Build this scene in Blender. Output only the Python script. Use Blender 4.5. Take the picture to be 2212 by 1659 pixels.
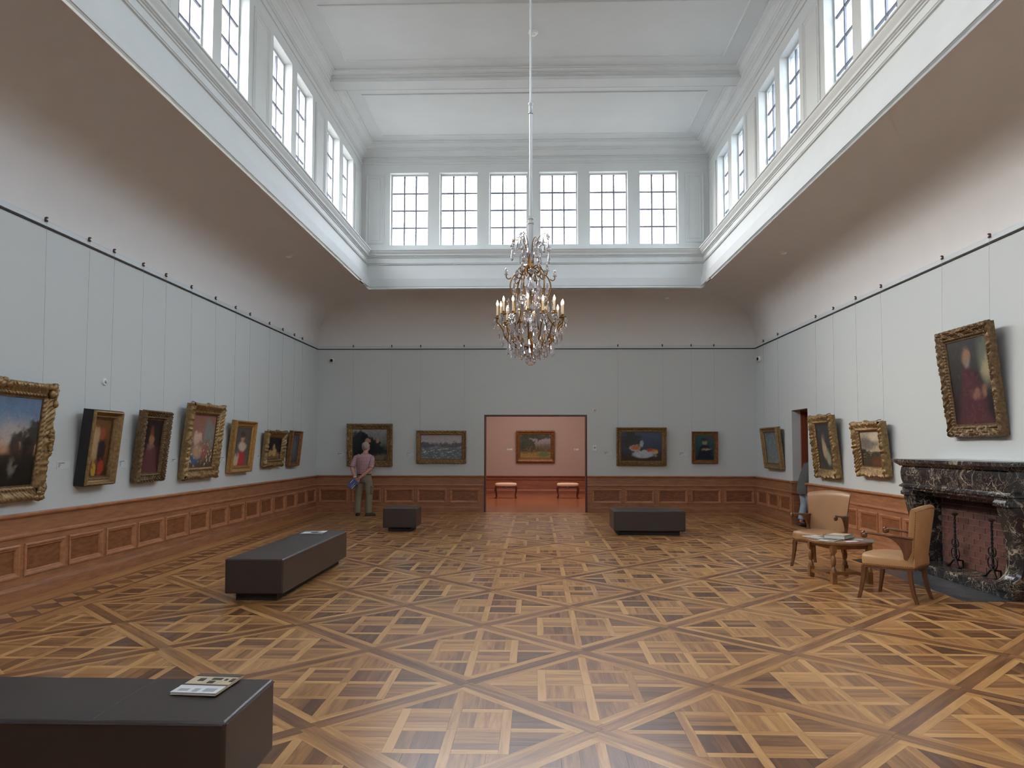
import bpy, bmesh, math, random
import numpy as np
from mathutils import Vector, Matrix, Euler, noise

for o in list(bpy.data.objects):
    bpy.data.objects.remove(o)
S = bpy.context.scene
C = S.collection
R = math.radians
PI = math.pi

# ------------------------------------------------------------------ camera, sky, exposure
FPX, EYE = 1620.0, 1.62
YAW, PITCH, ROLL = .0279, .0534, .0014
PPX, PPY = 1111.4, 878.5
cam = bpy.data.cameras.new('camera'); camo = bpy.data.objects.new('camera', cam); C.objects.link(camo)
cam.sensor_fit = 'HORIZONTAL'; cam.sensor_width = 36.0; cam.lens = FPX / 2212 * 36
cam.shift_x = -(PPX - 1106) / 2212; cam.shift_y = (PPY - 829.5) / 2212
cam.clip_start = .05; cam.clip_end = 300
camo.location = (0, 0, EYE)
camo.rotation_mode = 'QUATERNION'
camo.rotation_quaternion = (Matrix.Rotation(YAW, 3, 'Z') @ Matrix.Rotation(PI / 2 + PITCH, 3, 'X') @ Matrix.Rotation(ROLL, 3, 'Z')).to_quaternion()
S.camera = camo

W = bpy.data.worlds.new('sky'); S.world = W; W.use_nodes = True
wn, wl = W.node_tree.nodes, W.node_tree.links
wn.clear()
sky = wn.new('ShaderNodeTexSky'); sky.sky_type = 'NISHITA'; sky.sun_disc = False
sky.sun_elevation = R(38); sky.sun_rotation = R(-68); sky.air_density = 1.0; sky.dust_density = 4.0; sky.ozone_density = 1.0
geo = wn.new('ShaderNodeTexCoord'); sxyz = wn.new('ShaderNodeSeparateXYZ'); wl.new(geo.outputs['Generated'], sxyz.inputs[0])
cie = wn.new('ShaderNodeMath'); cie.operation = 'MULTIPLY_ADD'; cie.inputs[1].default_value = 1.3; cie.inputs[2].default_value = .65; cie.use_clamp = False   # overcast sky: zenith three times the horizon
mz = wn.new('ShaderNodeMath'); mz.operation = 'MAXIMUM'; mz.inputs[1].default_value = 0; wl.new(sxyz.outputs[2], mz.inputs[0]); wl.new(mz.outputs[0], cie.inputs[0])
oc = wn.new('ShaderNodeVectorMath'); oc.operation = 'SCALE'; oc.inputs[0].default_value = (.362, .358, .355); wl.new(cie.outputs[0], oc.inputs['Scale'])
cloud = wn.new('ShaderNodeMixRGB'); cloud.inputs[0].default_value = .965
bg = wn.new('ShaderNodeBackground'); wo = wn.new('ShaderNodeOutputWorld')
wl.new(sky.outputs[0], cloud.inputs[1]); wl.new(oc.outputs[0], cloud.inputs[2]); wl.new(cloud.outputs[0], bg.inputs[0]); wl.new(bg.outputs[0], wo.inputs[0])
SKY_GAIN = 46.0
bg.inputs[1].default_value = SKY_GAIN

S.view_settings.view_transform = 'Standard'; S.view_settings.look = 'None'
S.view_settings.gamma = 1; S.view_settings.use_curve_mapping = False
S.view_settings.exposure = 0.0
cy = S.cycles
cy.use_denoising = True
cy.max_bounces = 9; cy.diffuse_bounces = 5; cy.glossy_bounces = 3; cy.transmission_bounces = 6; cy.transparent_max_bounces = 8
cy.filter_width = 1.1; cy.adaptive_threshold = .1; cy.adaptive_min_samples = 24
cy.caustics_reflective = False; cy.caustics_refractive = False; cy.sample_clamp_indirect = 5

# room sizes (metres): x to the right, y away from the camera, z up
XL, XR, YB, YF = -5.48, 5.446, 18.65, -3.17
ZR = 4.10                                   # picture rail
SX0, SX1, SY0, SY1 = -3.81, 3.755, -1.49, 16.97      # soffit edge of the clerestory
CW = .28                                    # clerestory wall stands back from that edge
CX0, CX1, CY0, CY1 = SX0 - CW, SX1 + CW, SY0 - CW, SY1 + CW
ZC = 8.69                                   # ceiling

def portal(name, loc, rot, sx, sy):
    l = bpy.data.lights.new(name, 'AREA'); l.shape = 'RECTANGLE'; l.size = sx; l.size_y = sy
    l.cycles.is_portal = True
    o = bpy.data.objects.new(name, l); o.location = loc; o.rotation_euler = rot; C.objects.link(o)
PZ, PH = (6.33 + 8.05) / 2, 1.75
portal('sky_portal_back', ((CX0 + CX1) / 2, CY1 + .36, PZ), (R(-90), 0, 0), 7.2, PH)
portal('sky_portal_front', ((CX0 + CX1) / 2, CY0 - .36, PZ), (R(90), 0, 0), 7.2, PH)
portal('sky_portal_left', (CX0 - .36, (CY0 + CY1) / 2, PZ), (R(90), 0, R(-90)), 17.6, PH)
portal('sky_portal_right', (CX1 + .36, (CY0 + CY1) / 2, PZ), (R(90), 0, R(90)), 17.6, PH)

# ------------------------------------------------------------------ helpers
def lin(r, g, b):
    f = lambda c: (c / 255 / 12.92) if c / 255 <= .04045 else ((c / 255 + .055) / 1.055) ** 2.4
    return (f(r), f(g), f(b), 1)

class MB:
    def __init__(s): s.v = []; s.f = []; s.m = []
    def add(s, vs, fs, mi=0):
        b = len(s.v); s.v += [tuple(v) for v in vs]
        s.f += [tuple(i + b for i in f) for f in fs]; s.m += [mi] * len(fs)
    def box(s, x0, x1, y0, y1, z0, z1, mi=0):
        s.add([(x0,y0,z0),(x1,y0,z0),(x1,y1,z0),(x0,y1,z0),(x0,y0,z1),(x1,y0,z1),(x1,y1,z1),(x0,y1,z1)],
              [(0,3,2,1),(4,5,6,7),(0,1,5,4),(1,2,6,5),(2,3,7,6),(3,0,4,7)], mi)
    def prism(s, poly, z0, z1, mi=0, ax='z'):
        n = len(poly)
        def P(p, z): return (p[0], p[1], z) if ax == 'z' else ((z, p[0], p[1]) if ax == 'x' else (p[0], z, p[1]))
        vs = [P(p, z0) for p in poly] + [P(p, z1) for p in poly]
        s.add(vs, [tuple(range(n))[::-1], tuple(range(n, 2 * n))] + [(i, (i + 1) % n, (i + 1) % n + n, i + n) for i in range(n)], mi)
    def rings(s, rs, closed=True, caps=True, mi=0):
        n = len(rs[0]); vs = [p for r in rs for p in r]; fs = []
        for k in range(len(rs) - 1):
            for i in range(n if closed else n - 1):
                j = (i + 1) % n
                fs.append((k*n+i, k*n+j, (k+1)*n+j, (k+1)*n+i))
        if caps and closed: fs += [tuple(range(n))[::-1], tuple(range((len(rs)-1)*n, len(rs)*n))]
        s.add(vs, fs, mi)
    def tube(s, pts, rad, n=8, mi=0, flat=1.0):
        pts = [Vector(p) for p in pts]
        if not hasattr(rad, '__len__'): rad = [rad] * len(pts)
        rs = []; t0 = (pts[1] - pts[0]).normalized()
        up = Vector((0, 0, 1)) if abs(t0.z) < .9 else Vector((1, 0, 0))
        a = t0.cross(up).normalized()
        for i, p in enumerate(pts):
            t = (pts[min(i + 1, len(pts) - 1)] - pts[max(i - 1, 0)])
            t = t.normalized() if t.length > 1e-9 else t0
            a = (a - t * a.dot(t)); a = a.normalized() if a.length > 1e-6 else t.orthogonal().normalized()
            b = t.cross(a)
            rs.append([p + a * math.cos(2*PI*k/n) * rad[i] + b * math.sin(2*PI*k/n) * rad[i] * flat for k in range(n)])
        s.rings(rs, mi=mi)
    def lathe(s, prof, c=(0, 0, 0), n=16, mi=0, sq=None):
        rs = [[(c[0] + max(r, 1e-4) * math.cos(2*PI*k/n), c[1] + max(r, 1e-4) * math.sin(2*PI*k/n), c[2] + z) for k in range(n)] for r, z in prof]
        s.rings(rs, mi=mi)
    def ball(s, c, r, n=10, sc=(1, 1, 1), mi=0):
        m = max(4, n // 2 + 1)
        rs = []
        for i in range(m + 1):
            a = -PI/2 + PI * i / m; rr = max(math.cos(a), .004)
            rs.append([(c[0]+r*sc[0]*rr*math.cos(2*PI*k/n), c[1]+r*sc[1]*rr*math.sin(2*PI*k/n), c[2]+r*sc[2]*math.sin(a)) for k in range(n)])
        s.rings(rs, mi=mi)
    def ellip(s, secs, n=18, mi=0):
        """stack of horizontal ellipses (cx,cy,cz,rx,ry)"""
        s.rings([[(x + rx*math.cos(2*PI*k/n), y + ry*math.sin(2*PI*k/n), z) for k in range(n)] for x, y, z, rx, ry in secs], mi=mi)
    def build(s, name, mats, parent=None, smooth=False, loc=None, rot=None):
        me = bpy.data.meshes.new(name); me.from_pydata(s.v, [], s.f)
        if not isinstance(mats, (list, tuple)): mats = [mats]
        for m in mats: me.materials.append(m)
        if len(mats) > 1: me.polygons.foreach_set('material_index', s.m)
        me.update()
        bm = bmesh.new(); bm.from_mesh(me); bmesh.ops.recalc_face_normals(bm, faces=bm.faces); bm.to_mesh(me); bm.free()
        if smooth is True: me.polygons.foreach_set('use_smooth', [True] * len(me.polygons))
        elif smooth: me.shade_smooth() if False else smooth_by_angle(me, smooth)
        o = bpy.data.objects.new(name, me); C.objects.link(o)
        if parent: o.parent = parent
        if loc: o.location = loc
        if rot: o.rotation_euler = rot
        return o

def smooth_by_angle(me, deg):
    me.polygons.foreach_set('use_smooth', [True] * len(me.polygons))
    bm = bmesh.new(); bm.from_mesh(me); lim = R(deg)
    for e in bm.edges:
        if len(e.link_faces) == 2: e.smooth = e.calc_face_angle(0) < lim
        else: e.smooth = False
    bm.to_mesh(me); bm.free()

def bevel(o, w, seg=2, ang=35):
    m = o.modifiers.new('bevel', 'BEVEL'); m.width = w; m.segments = seg; m.limit_method = 'ANGLE'; m.angle_limit = R(ang)
    for p in o.data.polygons: p.use_smooth = True
    o.modifiers.new('wn', 'WEIGHTED_NORMAL').keep_sharp = False
    return o
def tag(o, label, cat=None, group=None, kind=None):
    o['label'] = label
    if cat: o['category'] = cat
    if group: o['group'] = group
    if kind: o['kind'] = kind
    return o
def thing(name, label, cat, loc=(0, 0, 0), rz=0, group=None, rx=0, kind=None):
    o = bpy.data.objects.new(name, None); C.objects.link(o); o.location = loc; o.rotation_euler = (rx, 0, rz); o.empty_display_size = .1
    return tag(o, label, cat, group, kind)
def struct(o, label): o['kind'] = 'structure'; o['label'] = label; return o
def inst(src, name, parent, loc, rot=(0, 0, 0), sc=None):
    o = bpy.data.objects.new(name, src.data if hasattr(src, 'data') else src); C.objects.link(o); o.parent = parent
    o.location = loc; o.rotation_euler = rot
    if sc: o.scale = sc
    return o

# ------------------------------------------------------------------ materials
def mat(name, col, rough=.6, metal=0., spec=.5, noise_amt=0., noise_sc=20., bump=0., bump_sc=60., stretch=None, sheen=0., coat=0., col2=None, detail=4):
    m = bpy.data.materials.new(name); m.use_nodes = True
    n, l = m.node_tree.nodes, m.node_tree.links
    p = n['Principled BSDF']; p.inputs['Roughness'].default_value = rough; p.inputs['Metallic'].default_value = metal
    p.inputs['Specular IOR Level'].default_value = spec
    if coat: p.inputs['Coat Weight'].default_value = coat; p.inputs['Coat Roughness'].default_value = .15
    if sheen: p.inputs['Sheen Weight'].default_value = sheen
    p.inputs['Base Color'].default_value = col
    tc = n.new('ShaderNodeTexCoord'); mp = n.new('ShaderNodeMapping'); l.new(tc.outputs['Object'], mp.inputs[0])
    if stretch: mp.inputs['Scale'].default_value = stretch
    if noise_amt or col2:
        t = n.new('ShaderNodeTexNoise'); t.inputs['Scale'].default_value = noise_sc; t.inputs['Detail'].default_value = detail
        l.new(mp.outputs[0], t.inputs[0])
        r = n.new('ShaderNodeValToRGB'); l.new(t.outputs[0], r.inputs[0]); l.new(r.outputs[0], p.inputs['Base Color'])
        c2 = col2 or tuple(min(1, c * (1 + noise_amt)) for c in col[:3]) + (1,)
        c1 = col if col2 else tuple(c * (1 - noise_amt) for c in col[:3]) + (1,)
        r.color_ramp.elements[0].position = .3; r.color_ramp.elements[0].color = c1
        r.color_ramp.elements[1].position = .7; r.color_ramp.elements[1].color = c2
    if bump:
        t2 = n.new('ShaderNodeTexNoise'); t2.inputs['Scale'].default_value = bump_sc; t2.inputs['Detail'].default_value = 3
        l.new(mp.outputs[0], t2.inputs[0])
        b = n.new('ShaderNodeBump'); b.inputs['Strength'].default_value = bump; b.inputs['Distance'].default_value = .01
        l.new(t2.outputs[0], b.inputs['Height']); l.new(b.outputs[0], p.inputs['Normal'])
    return m
M = {}
M['plaster'] = mat('white_plaster', lin(200, 203, 203), .7, noise_amt=.02, noise_sc=2)
M['cove'] = mat('cream_plaster', lin(212, 210, 208), .85, noise_amt=.015, noise_sc=3)
M['fabric'] = mat('grey_wall_cloth', lin(199, 204, 203), .9, spec=.2, noise_amt=.03, noise_sc=240, detail=2)
M['rail'] = mat('grey_rail_paint', lin(196, 202, 204), .5)
M['rail_dark'] = mat('dark_strip', lin(40, 42, 46), .7)
M['pink'] = mat('terracotta_wall', lin(180, 154, 142), .85, noise_amt=.03, noise_sc=60)
M['wains'] = mat('walnut_panelling', lin(136, 90, 62), .42, noise_amt=0, noise_sc=3, stretch=(1.2, 1.2, 9), col2=lin(170, 118, 82), coat=.15, detail=7)
M['wains_f'] = mat('walnut_field', lin(110, 66, 42), .4, noise_sc=4, stretch=(2, 2, 7), col2=lin(150, 96, 60), coat=.15, detail=8)
M['wains_m'] = mat('walnut_moulding', lin(156, 104, 72), .36, noise_sc=6, stretch=(1, 1, 3), col2=lin(182, 126, 88), coat=.2)
M['red_wood'] = mat('red_brown_wood', lin(118, 58, 38), .35, noise_sc=3, stretch=(9, 9, .8), col2=lin(146, 80, 52), coat=.3, detail=6)
M['red_wains'] = mat('red_panelling', lin(128, 70, 48), .38, noise_sc=3, stretch=(1, 1, 8), col2=lin(156, 90, 62), coat=.2, detail=6)
M['door_dark'] = mat('dark_door_lining', lin(74, 38, 30), .4, noise_sc=4, stretch=(6, 6, .6), col2=lin(96, 54, 42))
M['gilt'] = mat('old_gilt', lin(118, 94, 62), .45, metal=.5, noise_sc=26, col2=lin(164, 134, 90), bump=.25, bump_sc=120)
M['gilt_dark'] = mat('dark_gilt', lin(84, 64, 44), .48, metal=.45, noise_sc=30, col2=lin(130, 104, 70), bump=.3, bump_sc=120)
M['gilt_bright'] = mat('bright_gilt', lin(158, 120, 70), .38, metal=.55, noise_sc=22, col2=lin(190, 150, 92))
M['frame_black'] = mat('black_box_frame', lin(30, 26, 25), .5)
M['frame_brown'] = mat('brown_gilt_frame', lin(106, 68, 38), .42, metal=.4, noise_sc=18, col2=lin(150, 104, 62))
M['leather'] = mat('dark_brown_leather', lin(54, 45, 43), .38, spec=.7, noise_amt=.05, noise_sc=40, bump=.08, bump_sc=350)
M['plinth'] = mat('dark_plinth', lin(34, 29, 28), .6)
M['tan'] = mat('tan_leather', lin(180, 141, 98), .4, spec=.45, noise_amt=.06, noise_sc=9, bump=.04, bump_sc=200)
M['tan_dark'] = mat('brown_tan_leather', lin(158, 120, 84), .33, spec=.5, noise_amt=.06, noise_sc=9)
M['chair_wood'] = mat('dark_chair_wood', lin(86, 52, 32), .35, noise_sc=5, stretch=(4, 4, 1), col2=lin(112, 72, 44), coat=.2, detail=6)
M['nail'] = mat('brass_nails', lin(120, 90, 56), .4, metal=.8)
M['table_wood'] = mat('table_oak', lin(112, 76, 44), .38, noise_sc=4, stretch=(2, 9, 2), col2=lin(142, 100, 60), coat=.15, detail=6)
M['iron'] = mat('black_iron', lin(30, 29, 30), .5, metal=.6)
M['brick'] = mat('sooty_brick', lin(84, 48, 42), .85, noise_sc=14, col2=lin(112, 70, 60), bump=.4, bump_sc=60)
def soot(m):
    n, l = m.node_tree.nodes, m.node_tree.links; p = n['Principled BSDF']; src = p.inputs['Base Color'].links[0].from_socket
    g = n.new('ShaderNodeNewGeometry'); sp = n.new('ShaderNodeSeparateXYZ'); nz = n.new('ShaderNodeTexNoise'); nz.inputs['Scale'].default_value = 4
    l.new(g.outputs['Position'], sp.inputs[0]); l.new(g.outputs['Position'], nz.inputs[0])
    a = n.new('ShaderNodeMath'); a.operation = 'MULTIPLY_ADD'; a.inputs[1].default_value = .5; l.new(nz.outputs[0], a.inputs[0]); l.new(sp.outputs[2], a.inputs[2])
    r = n.new('ShaderNodeMapRange'); r.inputs[1].default_value = .82; r.inputs[2].default_value = 1.25; l.new(a.outputs[0], r.inputs[0])
    x = n.new('ShaderNodeMixRGB'); x.inputs[2].default_value = lin(26, 22, 22); l.new(r.outputs[0], x.inputs[0]); l.new(src, x.inputs[1]); l.new(x.outputs[0], p.inputs['Base Color'])
soot(M['brick'])
M['mortar'] = mat('mortar', lin(104, 86, 76), .95)
M['soot'] = mat('soot_black', lin(26, 25, 26), .9)
M['brass'] = mat('old_brass', lin(138, 104, 60), .36, metal=.85, noise_amt=.12, noise_sc=30)
M['steel'] = mat('grey_rod_paint', lin(170, 172, 172), .4, metal=.2)
M['wire'] = mat('steel_wire', lin(150, 154, 156), .5, metal=.2)
M['hook'] = mat('bronze_hook', lin(84, 66, 52), .45, metal=.6)
M['white_plastic'] = mat('white_plastic', lin(228, 228, 226), .4)
M['black_plastic'] = mat('black_plastic', lin(22, 22, 24), .2)
M['grey_plastic'] = mat('grey_plastic', lin(150, 152, 152), .4)
M['card'] = mat('label_card', lin(206, 210, 210), .8)
M['ink'] = mat('dark_print', lin(62, 64, 66), .8)
M['paper'] = mat('paper', lin(224, 220, 212), .7)
M['pages'] = mat('page_edges', lin(206, 204, 198), .8, noise_sc=4, stretch=(1, 1, 200), noise_amt=.06)
M['cover_dark'] = mat('dark_book_cover', lin(52, 48, 46), .3)
M['cover_cream'] = mat('cream_cover', lin(214, 198, 170), .35, noise_amt=.1, noise_sc=14)
M['cover_grey'] = mat('grey_cover', lin(150, 152, 148), .35, noise_amt=.35, noise_sc=16)
M['cover_green'] = mat('green_grey_cover', lin(112, 116, 106), .35, noise_amt=.4, noise_sc=12)
M['cover_red'] = mat('dull_red_cover', lin(140, 52, 58), .35)
M['white_print'] = mat('white_print', lin(232, 234, 238), .6)
M['brown_print'] = mat('brown_print', lin(104, 84, 76), .45)
M['grey_print'] = mat('grey_print', lin(176, 178, 182), .45)
M['black_print'] = mat('dark_square_print', lin(66, 64, 62), .45)
M['booklet'] = mat('blue_booklet', lin(84, 104, 158), .4, noise_amt=.08, noise_sc=8)
M['skin'] = mat('skin', lin(196, 140, 120), .5, noise_amt=.06, noise_sc=12)
M['hair'] = mat('grey_white_hair', lin(160, 148, 136), .7, noise_sc=60, stretch=(1, 1, .3), noise_amt=.2, bump=.5, bump_sc=160)
M['khaki'] = mat('khaki_cotton', lin(128, 120, 100), .85, noise_amt=.06, noise_sc=10, bump=.5, bump_sc=16)
M['shoe'] = mat('dark_shoe', lin(50, 40, 36), .5)
M['belt'] = mat('dark_belt', lin(36, 30, 28), .5)
M['denim'] = mat('pale_denim', lin(150, 164, 176), .85, noise_amt=.1, noise_sc=14, bump=.6, bump_sc=14)
M['knit'] = mat('speckled_knit', lin(48, 48, 52), .95, noise_sc=110, col2=lin(120, 118, 116), bump=.6, bump_sc=90, detail=1)
M['stool_seat'] = mat('pale_stool_fabric', lin(226, 188, 158), .8, noise_amt=.04, noise_sc=30)
M['stool_wood'] = mat('dark_stool_wood', lin(84, 42, 30), .35, noise_amt=.2, noise_sc=10, coat=.2)
M['roof'] = mat('roof_gravel', lin(110, 110, 108), .9, noise_amt=.1, noise_sc=30)
M['muntin'] = mat('grey_glazing_bar', lin(112, 114, 126), .6)
M['wframe'] = mat('window_frame_paint', lin(190, 194, 196), .5)
M['candle'] = mat('ivory_candle', lin(236, 214, 178), .5)

def glass_mats():
    m = bpy.data.materials.new('frosted_pane'); m.use_nodes = True; n, l = m.node_tree.nodes, m.node_tree.links; n.clear()
    t = n.new('ShaderNodeBsdfTransparent'); g = n.new('ShaderNodeBsdfGlossy'); g.inputs[1].default_value = .25
    tc = n.new('ShaderNodeTexCoord'); nz = n.new('ShaderNodeTexNoise'); nz.inputs['Scale'].default_value = 5; nz.inputs['Detail'].default_value = 6
    rp = n.new('ShaderNodeValToRGB'); rp.color_ramp.elements[0].color = (.8, .83, .86, 1); rp.color_ramp.elements[1].color = (.95, .96, .96, 1)
    l.new(tc.outputs['Object'], nz.inputs[0]); l.new(nz.outputs[0], rp.inputs[0]); l.new(rp.outputs[0], t.inputs[0])
    x = n.new('ShaderNodeMixShader'); x.inputs[0].default_value = .06; o = n.new('ShaderNodeOutputMaterial')
    l.new(t.outputs[0], x.inputs[1]); l.new(g.outputs[0], x.inputs[2]); l.new(x.outputs[0], o.inputs[0]); M['pane'] = m
    m2 = m.copy(); m2.name = 'dimmed_pane'; M['pane_right'] = m2  # same glass tinted darker, standing in for dimmer sky on the right
    q = [k for k in m2.node_tree.nodes if k.type == 'VALTORGB'][0].color_ramp.elements; q[0].color = (.68, .72, .75, 1); q[1].color = (.76, .80, .82, 1)
    m = bpy.data.materials.new('crystal'); m.use_nodes = True; n, l = m.node_tree.nodes, m.node_tree.links; n.clear()
    g = n.new('ShaderNodeBsdfGlass'); g.inputs['IOR'].default_value = 1.5; g.inputs['Roughness'].default_value = .02; g.inputs[0].default_value = (.97, .96, .97, 1)
    d0 = n.new('ShaderNodeBsdfTranslucent'); d0.inputs[0].default_value = (.95, .94, .95, 1); d1 = n.new('ShaderNodeBsdfGlossy'); d1.inputs[0].default_value = (.98, .96, .97, 1); d1.inputs[1].default_value = .08; d = n.new('ShaderNodeMixShader'); d.inputs[0].default_value = .72; l.new(d0.outputs[0], d.inputs[1]); l.new(d1.outputs[0], d.inputs[2])
    x = n.new('ShaderNodeMixShader'); x.inputs[0].default_value = .42; o = n.new('ShaderNodeOutputMaterial')
    l.new(g.outputs[0], x.inputs[1]); l.new(d.outputs[0], x.inputs[2]); l.new(x.outputs[0], o.inputs[0]); M['crystal'] = m
    m = bpy.data.materials.new('candle_bulb'); m.use_nodes = True; n, l = m.node_tree.nodes, m.node_tree.links; n.clear()
    e = n.new('ShaderNodeEmission'); e.inputs[0].default_value = (1, .66, .34, 1); e.inputs[1].default_value = 14; o = n.new('ShaderNodeOutputMaterial')
    l.new(e.outputs[0], o.inputs[0]); M['bulb'] = m
glass_mats()

def marble_mat(name, base, vein, amount=1.0, rough=.22):
    m = bpy.data.materials.new(name); m.use_nodes = True; n, l = m.node_tree.nodes, m.node_tree.links
    p = n['Principled BSDF']; p.inputs['Roughness'].default_value = rough
    tc = n.new('ShaderNodeTexCoord')
    last = None
    rgb = n.new('ShaderNodeRGB'); rgb.outputs[0].default_value = base; last = rgb.outputs[0]
    for sc, w, col, dist in ((2.2, .012, vein, 1.6), (5.5, .010, vein, 2.4), (11, .012, tuple(c * .6 for c in vein[:3]) + (1,), 1.5)):
        t = n.new('ShaderNodeTexNoise'); t.inputs['Scale'].default_value = sc; t.inputs['Detail'].default_value = 5; t.inputs['Distortion'].default_value = dist
        r = n.new('ShaderNodeValToRGB'); e = r.color_ramp.elements
        e[0].position = .5 - w * 2; e[0].color = (0, 0, 0, 1); e[1].position = .5 + w * 2; e[1].color = (0, 0, 0, 1)
        k = e.new(.5); k.color = (1, 1, 1, 1)
        t2 = n.new('ShaderNodeTexNoise'); t2.inputs['Scale'].default_value = sc * .8; t2.inputs['Detail'].default_value = 2
        r2 = n.new('ShaderNodeValToRGB'); r2.color_ramp.elements[0].position = .42; r2.color_ramp.elements[1].position = .62
        mu = n.new('ShaderNodeMath'); mu.operation = 'MULTIPLY'; mu2 = n.new('ShaderNodeMath'); mu2.operation = 'MULTIPLY'; mu2.inputs[1].default_value = amount
        mx = n.new('ShaderNodeMixRGB'); mx.inputs[2].default_value = col
        l.new(tc.outputs['Object'], t.inputs[0]); l.new(tc.outputs['Object'], t2.inputs[0]); l.new(t.outputs[0], r.inputs[0]); l.new(t2.outputs[0], r2.inputs[0])
        l.new(r.outputs[0], mu.inputs[0]); l.new(r2.outputs[0], mu.inputs[1]); l.new(mu.outputs[0], mu2.inputs[0])
        l.new(mu2.outputs[0], mx.inputs[0]); l.new(last, mx.inputs[1]); last = mx.outputs[0]
    l.new(last, p.inputs['Base Color'])
    return m
M['marble'] = marble_mat('black_marble', lin(40, 39, 41), lin(182, 172, 150), .8)
M['slate'] = marble_mat('grey_marble_slab', lin(72, 76, 80), lin(150, 152, 152), .7, .3)

def check_mat():
    m = bpy.data.materials.new('red_white_check'); m.use_nodes = True; n, l = m.node_tree.nodes, m.node_tree.links
    p = n['Principled BSDF']; p.inputs['Roughness'].default_value = .85
    tc = n.new('ShaderNodeTexCoord'); sp = n.new('ShaderNodeSeparateXYZ'); l.new(tc.outputs['Object'], sp.inputs[0]); outs = []
    for ax in (0, 2):
        a = n.new('ShaderNodeMath'); a.operation = 'MULTIPLY'; a.inputs[1].default_value = 2 * PI / .026; l.new(sp.outputs[ax], a.inputs[0])
        b = n.new('ShaderNodeMath'); b.operation = 'SINE'; l.new(a.outputs[0], b.inputs[0])
        c = n.new('ShaderNodeMath'); c.operation = 'GREATER_THAN'; c.inputs[1].default_value = .1; l.new(b.outputs[0], c.inputs[0]); outs.append(c)
    ad = n.new('ShaderNodeMath'); ad.operation = 'ADD'; l.new(outs[0].outputs[0], ad.inputs[0]); l.new(outs[1].outputs[0], ad.inputs[1])
    dv = n.new('ShaderNodeMath'); dv.operation = 'MULTIPLY'; dv.inputs[1].default_value = .5; l.new(ad.outputs[0], dv.inputs[0])
    mx = n.new('ShaderNodeMixRGB'); mx.inputs[1].default_value = lin(206, 178, 180); mx.inputs[2].default_value = lin(120, 62, 72)
    l.new(dv.outputs[0], mx.inputs[0]); l.new(mx.outputs[0], p.inputs['Base Color'])
    t2 = n.new('ShaderNodeTexNoise'); t2.inputs['Scale'].default_value = 14; b = n.new('ShaderNodeBump'); b.inputs['Strength'].default_value = .6; b.inputs['Distance'].default_value = .012
    l.new(tc.outputs['Object'], t2.inputs[0]); l.new(t2.outputs[0], b.inputs['Height']); l.new(b.outputs[0], p.inputs['Normal'])
    M['check'] = m
check_mat()

def parquet_mat():
    m = bpy.data.materials.new('parquet_wood'); m.use_nodes = True; n, l = m.node_tree.nodes, m.node_tree.links
    p = n['Principled BSDF']; p.inputs['Roughness'].default_value = .3; p.inputs['Specular IOR Level'].default_value = .45
    p.inputs['Coat Weight'].default_value = .25; p.inputs['Coat Roughness'].default_value = .12
    at = n.new('ShaderNodeAttribute'); at.attribute_name = 'tint'; ss = n.new('ShaderNodeSeparateColor'); l.new(at.outputs['Color'], ss.inputs[0])
    g = n.new('ShaderNodeNewGeometry'); sp = n.new('ShaderNodeSeparateXYZ'); l.new(g.outputs['Position'], sp.inputs[0])
    def mth(op, a, b=None):
        k = n.new('ShaderNodeMath'); k.operation = op
        for i, q in enumerate((a, b)):
            if q is None: continue
            if isinstance(q, (int, float)): k.inputs[i].default_value = q
            else: l.new(q, k.inputs[i])
        return k.outputs[0]
    x, y, cs, sn = sp.outputs[0], sp.outputs[1], ss.outputs[1], ss.outputs[2]
    u = mth('ADD', mth('MULTIPLY', x, cs), mth('MULTIPLY', y, sn)); v = mth('SUBTRACT', mth('MULTIPLY', y, cs), mth('MULTIPLY', x, sn))
    cb = n.new('ShaderNodeCombineXYZ'); l.new(mth('MULTIPLY', u, 2.2), cb.inputs[0]); l.new(mth('MULTIPLY', v, 26), cb.inputs[1]); l.new(mth('MULTIPLY', at.outputs['Alpha'], 40), cb.inputs[2])
    t = n.new('ShaderNodeTexNoise'); t.inputs['Scale'].default_value = 1.0; t.inputs['Detail'].default_value = 5; t.inputs['Distortion'].default_value = .6; l.new(cb.outputs[0], t.inputs[0])
    cb2 = n.new('ShaderNodeCombineXYZ'); l.new(mth('MULTIPLY', u, 9), cb2.inputs[0]); l.new(mth('MULTIPLY', v, 150), cb2.inputs[1]); l.new(mth('MULTIPLY', at.outputs['Alpha'], 90), cb2.inputs[2])
    t2 = n.new('ShaderNodeTexNoise'); t2.inputs['Scale'].default_value = 1.0; t2.inputs['Detail'].default_value = 3; l.new(cb2.outputs[0], t2.inputs[0])
    k = mth('ADD', mth('ADD', ss.outputs[0], mth('MULTIPLY', mth('SUBTRACT', t.outputs[0], .5), .95)), mth('MULTIPLY', mth('SUBTRACT', t2.outputs[0], .5), .3))
    r = n.new('ShaderNodeValToRGB'); e = r.color_ramp.elements
    e[0].position = 0; e[0].color = lin(98, 64, 42); e[1].position = 1; e[1].color = lin(216, 168, 108)
    q = e.new(.33); q.color = lin(140, 96, 60); q = e.new(.66); q.color = lin(184, 134, 80)
    l.new(k, r.inputs[0]); l.new(r.outputs[0], p.inputs['Base Color'])
    M['parquet'] = m
parquet_mat()
M['next_floor'] = mat('red_oiled_boards', lin(128, 66, 38), .22, noise_sc=2, stretch=(1.2, 9, 1), col2=lin(190, 116, 70), coat=.3, detail=7)

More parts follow.
